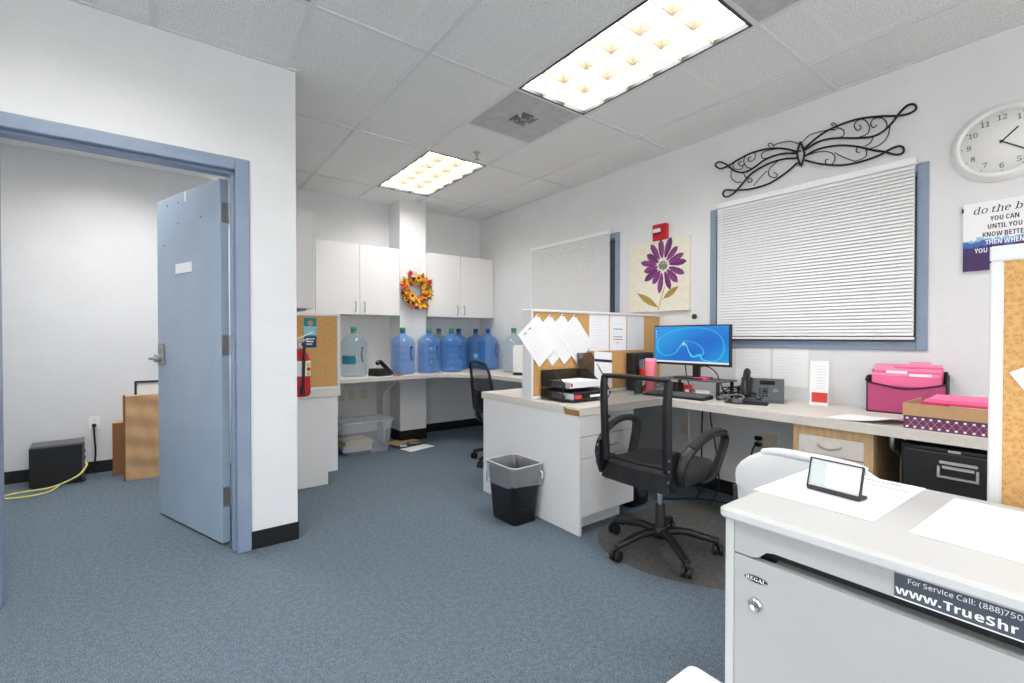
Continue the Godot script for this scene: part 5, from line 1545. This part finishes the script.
func office_chair() -> void:
	var o := thing("office_chair", "black mesh-back office chair with loop arms on the chair mat", "office chair", V(2.165, 0.0035, -1.53), 2)
	star_base(o, 0.295, -22, M.black)
	part(o, "column_sleeve", lathe(ms(), [[0.03, 0.12], [0.0285, 0.13], [0.026, 0.25], [0.024, 0.252]], Vector3.ZERO, 16), M.black)
	part(o, "gas_column", cyl(ms(), V(0, 0.25, 0), V(0, 0.385, 0), 0.014, 14), M.chrome)
	bar(o, "mechanism", V(-0.12, 0.375, -0.08), V(0.10, 0.412, 0.08), M.black, 0.008)
	part(o, "lift_lever", tube(ms(), [V(0.02, 0.39, 0.07), V(0.03, 0.385, 0.2), V(0.035, 0.38, 0.24)], 0.006, 6), M.black)
	var rings := []
	for q in [[0.40, 0.40, 0.410], [0.46, 0.45, 0.420], [0.49, 0.48, 0.445], [0.485, 0.475, 0.475], [0.45, 0.44, 0.492], [0.30, 0.30, 0.498]]:
		rings.append(ring_at(rrect(q[0], q[1], 0.10, 6), q[2], V(0.01, 0, 0)))
	part(o, "seat", loft(ms(), rings), M.black_soft)
	# lower back shell joins seat and back
	part(o, "back_shell", shell(ms(), func(u, v):
		var s: float = u * 2 - 1
		return V(-0.235 - 0.018 * (1 - s * s) + 0.02 * v, 0.402 + 0.082 * v, s * 0.205), 12, 4, 0.016), M.black_gloss)
	# frame of the back
	var P := []
	for s in [-1, 1]:
		var up := curve([V(-0.225, 0.50, s * 0.192), V(-0.232, 0.62, s * 0.190), V(-0.24, 0.78, s * 0.192), V(-0.238, 0.90, s * 0.196), V(-0.23, 0.952, s * 0.196)])
		part(o, "back_upright", tube(ms(), up, 0.016, 8, 0.013, 1.7, V(1, 0, 0)), M.black)
		P.append(up)
	part(o, "top_rail", tube(ms(), curve([V(-0.23, 0.953, -0.20), V(-0.243, 0.957, -0.1), V(-0.247, 0.958, 0), V(-0.243, 0.957, 0.1), V(-0.23, 0.953, 0.20)]), 0.013, 8, -1, 1.2), M.black)
	part(o, "lower_rail", tube(ms(), curve([V(-0.225, 0.525, -0.19), V(-0.243, 0.525, 0), V(-0.225, 0.525, 0.19)]), 0.012, 8), M.black)
	part(o, "back_mesh", shell(ms(), func(u, v):
		var s: float = u * 2 - 1
		return V(-0.23 - 0.014 * sin(PI * v) - 0.016 * (1 - s * s), 0.53 + 0.42 * v, s * (0.186 + 0.008 * v)), 14, 10, 0.003), M.chair_mesh)
	for s in [-1, 1]:
		# side bracket with two bright bolts
		part(o, "side_bracket", prism(ms(), [Vector2(-0.255, 0.60), Vector2(-0.215, 0.615), Vector2(-0.17, 0.585), Vector2(-0.2, 0.5), Vector2(-0.13, 0.43), Vector2(-0.16, 0.40), Vector2(-0.235, 0.42), Vector2(-0.262, 0.48)], s * 0.022, Transform3D(Basis(), V(0, 0, s * 0.208))), M.black)
		for y in [0.575, 0.525, 0.475]:
			part(o, "bolt", cyl(ms(), V(-0.26 if y < 0.5 else -0.253, y, s * 0.219), V(-0.268 if y < 0.5 else -0.262, y, s * 0.219), 0.0055, 8), M.chrome)
		var arm := curve([V(-0.20, 0.455, s * 0.245), V(-0.22, 0.52, s * 0.25), V(-0.19, 0.585, s * 0.258), V(-0.10, 0.645, s * 0.27), V(0.0, 0.675, s * 0.275), V(0.10, 0.675, s * 0.275), V(0.155, 0.655, s * 0.275), V(0.16, 0.61, s * 0.272), V(0.12, 0.52, s * 0.262), V(0.085, 0.45, s * 0.25), V(0.06, 0.42, s * 0.21)], 5)
		part(o, "arm_loop", tube(ms(), arm, 0.015, 10, -1, 1.8, V(0, 1, 0)), M.black)
		part(o, "arm_pad", tube(ms(), curve([V(-0.15, 0.628, s * 0.266), V(-0.06, 0.668, s * 0.272), V(0.02, 0.688, s * 0.275), V(0.11, 0.687, s * 0.275), V(0.15, 0.672, s * 0.275)]), 0.010, 10, -1, 2.4), M.black_soft)
		part(o, "arm_mount", tube(ms(), [V(0.065, 0.415, s * 0.22), V(0.0, 0.405, s * 0.10)], 0.010, 6, -1, 1.8), M.black)

func rear_chair() -> void:
	var o := thing("office_chair", "armless black office chair with a grey seat behind the peninsula desk", "office chair", V(2.53, 0, -3.53), -7)
	star_base(o, 0.28, 160, M.black)
	part(o, "column_sleeve", lathe(ms(), [[0.03, 0.12], [0.027, 0.13], [0.025, 0.26]], Vector3.ZERO, 16), M.black)
	part(o, "gas_column", cyl(ms(), V(0, 0.25, 0), V(0, 0.38, 0), 0.014, 12), M.grey)
	var rings := []
	for q in [[0.36, 0.36, 0.38], [0.42, 0.42, 0.40], [0.44, 0.44, 0.44], [0.42, 0.42, 0.465], [0.3, 0.3, 0.475]]:
		rings.append(ring_at(rrect(q[0], q[1], 0.10, 6), q[2], V(0.01, 0, 0)))
	part(o, "seat", loft(ms(), rings), M.seat_grey)
	part(o, "back_bar", tube(ms(), curve([V(-0.1, 0.40, 0), V(-0.22, 0.42, 0), V(-0.245, 0.52, 0), V(-0.25, 0.66, 0)]), 0.014, 8, -1, 2.0), M.black)
	var prof := func(q: float, k: float) -> Vector3:
		return V(-0.225 - 0.05 * q, 0, 0)
	var outline := []
	for p in [Vector2(-0.17, 0.50), Vector2(0.17, 0.50), Vector2(0.195, 0.60), Vector2(0.195, 0.78), Vector2(0.165, 0.90), Vector2(0.10, 0.94), Vector2(-0.10, 0.94), Vector2(-0.165, 0.90), Vector2(-0.195, 0.78), Vector2(-0.195, 0.60)]:
		outline.append(V(0, p.y, p.x))
	var smooth := curve(outline, 4, true)
	for k in smooth.size():
		smooth[k].x = -0.235 - 0.09 * (smooth[k].y - 0.5) + 0.05 * pow(absf(smooth[k].z) / 0.195, 2.0)
	part(o, "back_frame", tube(ms(), smooth, 0.014, 8, -1, 1.0, V(1, 0, 0)), M.black)
	part(o, "back_mesh", shell(ms(), func(u, v):
		var s: float = u * 2 - 1
		var y: float = 0.505 + 0.43 * v
		var w: float = 0.19 - 0.07 * pow(maxf(0.0, v - 0.8) / 0.2, 2.0)
		return V(-0.235 - 0.09 * (y - 0.5) + 0.05 * pow(absf(s * w) / 0.195, 2.0), y, s * w), 10, 8, 0.003), M.chair_mesh)
	part(o, "lumbar_pad", shell(ms(), func(u, v):
		var s: float = u * 2 - 1
		var y: float = 0.505 + 0.17 * v
		return V(-0.228 - 0.09 * (y - 0.5) + 0.05 * pow(absf(s * 0.185) / 0.195, 2.0), y, s * 0.185), 10, 4, 0.012), M.black_soft)

# ------------------------------------------------------------------ shredder console (front faces the camera side of the room)
func shredder() -> void:
	var o := thing("shredder_console", "light grey locking shredder console with a service label", "shredder console", V(0.855, 0, -0.127), -90)
	# local x: along the front, 0 at z = -0.127; local z: towards the camera side
	var L := -0.336
	var R := 0.33
	part(o, "top", loft(ms(), [ring_at(rrect(R - L + 0.0, 0.44, 0.012), 0.830, V((L + R) / 2, 0, -0.207)), ring_at(rrect(R - L + 0.006, 0.446, 0.014), 0.834, V((L + R) / 2, 0, -0.207)), ring_at(rrect(R - L + 0.006, 0.446, 0.014), 0.845, V((L + R) / 2, 0, -0.207)), ring_at(rrect(R - L - 0.004, 0.436, 0.012), 0.849, V((L + R) / 2, 0, -0.207)), ring_at(rrect(R - L - 0.014, 0.426, 0.012), 0.8502, V((L + R) / 2, 0, -0.207))], true, false), M.shred_top)
	bar(o, "side_panel", V(L + 0.004, 0, -0.42), V(L + 0.020, 0.830, 0), M.shred_top, 0.001)
	bar(o, "side_panel", V(R - 0.020, 0, -0.42), V(R - 0.004, 0.830, 0), M.shred_top, 0.001)
	bar(o, "back_panel", V(L + 0.02, 0, -0.42), V(R - 0.02, 0.830, -0.405), M.shred_top)
	bar(o, "cavity", V(L + 0.02, 0.70, -0.05), V(R - 0.02, 0.830, -0.035), M.black_soft)
	part(o, "upper_rail", prism(ms(), [Vector2(L + 0.021, 0.767), Vector2(-0.285, 0.767), Vector2(-0.272, 0.770), Vector2(-0.258, 0.784), Vector2(-0.245, 0.787), Vector2(R - 0.021, 0.787), Vector2(R - 0.021, 0.829), Vector2(L + 0.021, 0.829)], 0.016, Transform3D(Basis(), V(0, 0, -0.018))), M.shred_grey)
	part(o, "door", prism(ms(), [Vector2(L + 0.021, 0.03), Vector2(R - 0.021, 0.03), Vector2(R - 0.021, 0.764), Vector2(L + 0.021, 0.764)], 0.016, Transform3D(Basis(), V(0, 0, -0.018))), M.shred_grey)
	bar(o, "slot_lip", V(-0.25, 0.759, -0.034), V(R - 0.021, 0.764, -0.018), M.shred_grey)
	# oval badge
	var bd := part(o, "badge", prism(ms(), ellipse(0.041, 0.0125, 28), 0.0012, Transform3D(Basis(), V(-0.2755, 0.7295, -0.002))), M.black_gloss, "black oval badge with silver lettering")
	text(bd, "lettering", "REGAL", 0.0058, V(-0.2755, 0.7295, -0.0006), M.white, "Droid Serif", 700, Basis(), 1.25)
	var ln := []
	for p in ellipse(0.039, 0.0108, 28):
		ln.append(V(-0.2755 + p.x, 0.7295 + p.y, -0.0008))
	ln.append(ln[0])
	part(bd, "rim", tube(ms(), ln, 0.0004, 4), M.steel)
	var lk := part(o, "lock", lathe(ms(), [[0.002, 0.0], [0.0125, 0.0], [0.0125, 0.004], [0.010, 0.007], [0.008, 0.0075], [0.007, 0.005], [0.002, 0.005]], V(-0.2755, 0.684, -0.002), 24, true, true, Basis(V(1, 0, 0), PI / 2)), M.chrome)
	bar(lk, "key_slot", V(-0.2765, 0.679, 0.003), V(-0.2745, 0.689, 0.0036), M.gold_dark)
	# service label
	var sl := bar(o, "service_label", V(-0.077, 0.788, -0.0018), V(0.30, 0.8265, -0.0008), M.slate, 0.0, "dark slate label with white lettering")
	bar(sl, "edge_line", V(-0.077, 0.788, -0.0008), V(0.30, 0.7897, -0.0004), M.white)
	text(sl, "lettering", "For Service Call: (888)750-", 0.0068, V(-0.062, 0.8175, -0.0006), M.white, "Droid Sans", 500, Basis(), 1.06, false, HORIZONTAL_ALIGNMENT_LEFT)
	text(sl, "lettering", "www.TrueShr", 0.0118, V(-0.0755, 0.8005, -0.0006), M.white, "Droid Sans", 900, Basis(), 1.16, false, HORIZONTAL_ALIGNMENT_LEFT)
	# papers on top
	var flat := Basis(V(0, 0, 1), V(1, 0, 0), V(0, 1, 0))      # paper x along the console, y away from the camera side
	sheet("paper_sheet", "printed white form under the card frame on the shredder", "paper", V(1.128, 0.8508, -0.36), flat * Basis(V(0, 0, 1), -0.03), 0.206, 0.30, M.paper, [[-0.03, 0.07, 0.125, 0.003, "ink"], [0.0, 0.09, 0.09, 0.0015, "ink"], [-0.08, 0.09, 0.05, 0.0012, "ink_pale"], [-0.08, 0.05, 0.03, 0.0012, "ink_pale"]])
	sheet("paper_sheet", "white letter with pale lines on the shredder next to the bare top", "paper", V(1.105, 0.8508, -0.098), flat * Basis(V(0, 0, 1), -0.03), 0.22, 0.279, M.paper, text_lines(0.22, 0.279, 9, 0.03, 171))
	# card frame
	var c := thing("card_holder", "clear card holder with a dark frame standing on the shredder", "card holder", V(1.075, 0.8518, -0.355), -96)
	var tl := Basis(V(1, 0, 0), -0.28)
	bar(c, "foot", V(-0.048, 0, -0.028), V(0.048, 0.006, 0.004), M.charcoal, 0.001)
	boxt_part(c, "pane", Transform3D(tl, V(0, 0.034, -0.006)), V(0.092, 0.056, 0.0014), M.clear)
	boxt_part(c, "card", Transform3D(tl, V(0.002, 0.034, -0.0085)), V(0.088, 0.052, 0.0008), M.paper)
	boxt_part(c, "print", Transform3D(tl, V(-0.032, 0.034, -0.0072)), V(0.03, 0.046, 0.0006), M.print_pale)
	for k in 5:
		boxt_part(c, "print", Transform3D(tl, V(0.016, 0.05 - k * 0.007, -0.0115 + k * 0.002)), V(0.03 - 0.003 * k, 0.0016, 0.0006), M.ink_pale)
	for s in [[V(0, 0.0625, -0.0145), V(0.096, 0.003, 0.005)], [V(0, 0.007, 0.002), V(0.096, 0.005, 0.006)], [V(-0.0475, 0.034, -0.006), V(0.0018, 0.058, 0.005)], [V(0.0475, 0.034, -0.006), V(0.003, 0.058, 0.005)]]:
		boxt_part(c, "frame_bar", Transform3D(tl, s[0]), s[1], M.charcoal)
	trash_can()

func trash_can() -> void:
	var o := thing("trash_can", "black trash can with a clear liner against the peninsula panel", "trash can", V(1.805, 0, -2.375), 0)
	var rings := []
	for q in [[0.175, 0.235, 0.0], [0.185, 0.245, 0.008], [0.235, 0.290, 0.345], [0.245, 0.300, 0.350], [0.245, 0.300, 0.362], [0.232, 0.287, 0.362], [0.225, 0.280, 0.34], [0.172, 0.232, 0.01]]:
		rings.append(ring_at(rrect(q[0], q[1], 0.035, 5), q[2]))
	part(o, "bin", loft(ms(), rings), M.black)
	bar(o, "brand_strip", V(-0.03, 0.09, 0.118), V(0.04, 0.094, 0.132), M.charcoal)
	# liner folded over the rim
	var base := rrect(1.0, 1.0, 0.13, 5)
	var n := base.size()
	var ring := func(w: float, d: float, y: float, amp: float, ph: float) -> PackedVector3Array:
		var r := PackedVector3Array()
		for k in n:
			var p: Vector2 = base[k]
			var wob := amp * sin(k * 2.3 + ph) + amp * 0.6 * sin(k * 5.1 + ph * 2.0)
			r.append(V(p.x * (w + wob), y + wob * 1.6 - (0.03 * (0.5 + 0.5 * sin(k * TAU / n * 2.0 + 0.6)) if y < 0.3 else 0.0), p.y * (d + wob)))
		return r
	part(o, "liner", loft(ms(), [ring.call(0.250, 0.305, 0.255, 0.004, 0.0), ring.call(0.256, 0.311, 0.275, 0.005, 1.0), ring.call(0.252, 0.307, 0.31, 0.004, 2.2), ring.call(0.256, 0.311, 0.35, 0.001, 0.4), ring.call(0.252, 0.307, 0.366, 0.001, 0.4), ring.call(0.226, 0.281, 0.362, 0.001, 0.4), ring.call(0.215, 0.268, 0.30, 0.006, 1.4), ring.call(0.18, 0.236, 0.14, 0.01, 0.2)], false), M.liner)
	var edge := []
	for p in rrect(0.25, 0.305, 0.035, 5):
		edge.append(V(p.x, 0.367 + 0.0015 * sin(p.x * 90.0), p.y))
	edge.append(edge[0])
	part(o, "liner_edge", tube(ms(), edge, 0.0028, 5), M.paper_grey)
	part(o, "liner_knot", tube(ms(), curve([V(0.09, 0.325, 0.156), V(0.10, 0.31, 0.163), V(0.102, 0.29, 0.161), V(0.104, 0.275, 0.158)]), 0.006, 6, 0.004), M.paper)

# ------------------------------------------------------------------ side room
func side_room() -> void:
	var o := thing("computer_tower", "black computer tower lying on the side room carpet", "computer", V(-0.665, 0, -5.10), 6)
	bar(o, "case", V(-0.155, 0.012, -0.17), V(0.14, 0.31, 0.07), M.black, 0.004)
	bar(o, "back_plate", V(0.14, 0.02, -0.165), V(0.158, 0.325, 0.066), M.grey_plastic, 0.003)
	bar(o, "top_cover", V(-0.15, 0.31, -0.165), V(0.145, 0.32, 0.06), M.grey_plastic, 0.002)
	for k in 4:
		part(o, "port", cyl(ms(), V(0.157, 0.07 + k * 0.055, -0.02), V(0.163, 0.07 + k * 0.055, -0.02), 0.012, 8), M.black)
	for x in [-0.13, 0.12]:
		bar(o, "foot", V(x - 0.015, 0, -0.15), V(x + 0.015, 0.012, 0.06), M.black)
	o = thing("network_cable", "pale yellow network cable looped from the computer tower across the carpet", "cable", V(-0.7, 0, -4.95), 0, "", true)
	part(o, "wire", tube(ms(), curve([V(-0.505, 0.14, -5.12), V(-0.49, 0.13, -5.05), V(-0.53, 0.075, -4.98), V(-0.62, 0.03, -4.97), V(-0.70, 0.006, -4.97), V(-0.80, 0.006, -4.96), V(-0.90, 0.006, -4.93), V(-0.95, 0.006, -4.86), V(-0.82, 0.006, -4.80), V(-0.70, 0.006, -4.83), V(-0.66, 0.008, -4.90), V(-0.64, 0.02, -4.97)]), 0.007, 6), M.cord_yellow)
	part(o, "plug", box(ms(), V(-0.515, 0.13, -5.13), V(-0.495, 0.15, -5.08), 0.003), M.cord_yellow)
	o = outlet(V(-0.465, 0.43, -5.32), 0, "white wall outlet with a black plug above the computer tower", "", M.white)
	bar(o, "plug", V(-0.014, -0.034, 0.007), V(0.014, -0.006, 0.035), M.black, 0.005)
	var c := thing("black_cable", "black power cord hanging from the side room outlet", "cable", V(-0.47, 0.4, -5.28), 0, "", true)
	part(c, "wire", tube(ms(), curve([V(-0.465, 0.41, -5.285), V(-0.462, 0.33, -5.27), V(-0.455, 0.2, -5.27), V(-0.46, 0.1, -5.26), V(-0.47, 0.02, -5.25)]), 0.007, 6), M.black)
	# paper packages behind the door
	o = thing("kraft_package", "tall brown paper wrapped frame leaning behind the door", "package", V(-0.09, 0, -4.90), 4)
	part(o, "wrap", shell(ms(), func(u, v): return V(-0.15 + 0.40 * u, 0.0 + 0.685 * v, 0.03 + 0.004 * sin(u * 21.0 + v * 9.0) + 0.005 * sin(v * 26.0 + u * 4.0)), 18, 24, 0.004), M.kraft)
	bar(o, "board", V(-0.15, 0, -0.06), V(0.25, 0.685, 0.021), M.kraft, 0.003)
	bar(o, "edge_strip", V(-0.165, 0, -0.06), V(-0.151, 0.69, 0.03), M.kraft_dark, 0.002)
	o = thing("kraft_package", "short dark brown cardboard package beside the taller one", "package", V(-0.26, 0, -5.16), 0)
	bar(o, "box", V(-0.075, 0, -0.08), V(0.09, 0.44, 0.06), M.kraft_dark, 0.004)
	bar(o, "flap", V(-0.075, 0.44, -0.02), V(0.06, 0.447, 0.058), M.kraft, 0.001)
	o = thing("white_note", "white slip standing in the short brown package", "paper", V(-0.22, 0.4475, -5.18), 0)
	bar(o, "slip", V(-0.02, 0, -0.004), V(0.03, 0.09, 0.0), M.paper)
	o = thing("picture_frame", "thin black picture frame leaning behind the brown package", "picture frame", V(-0.05, 0, -5.06), 3)
	var st := ms()
	for s in [-1, 1]:
		box(st, V(s * 0.13 - 0.008, 0, -0.01), V(s * 0.13 + 0.008, 0.79, 0.01))
	box(st, V(-0.122, 0.774, -0.01), V(0.122, 0.79, 0.01))
	box(st, V(-0.122, 0, -0.01), V(0.122, 0.016, 0.01))
	part(o, "frame", st, M.black)
	bar(o, "mount", V(-0.122, 0.016, -0.008), V(0.122, 0.774, -0.002), M.paper)
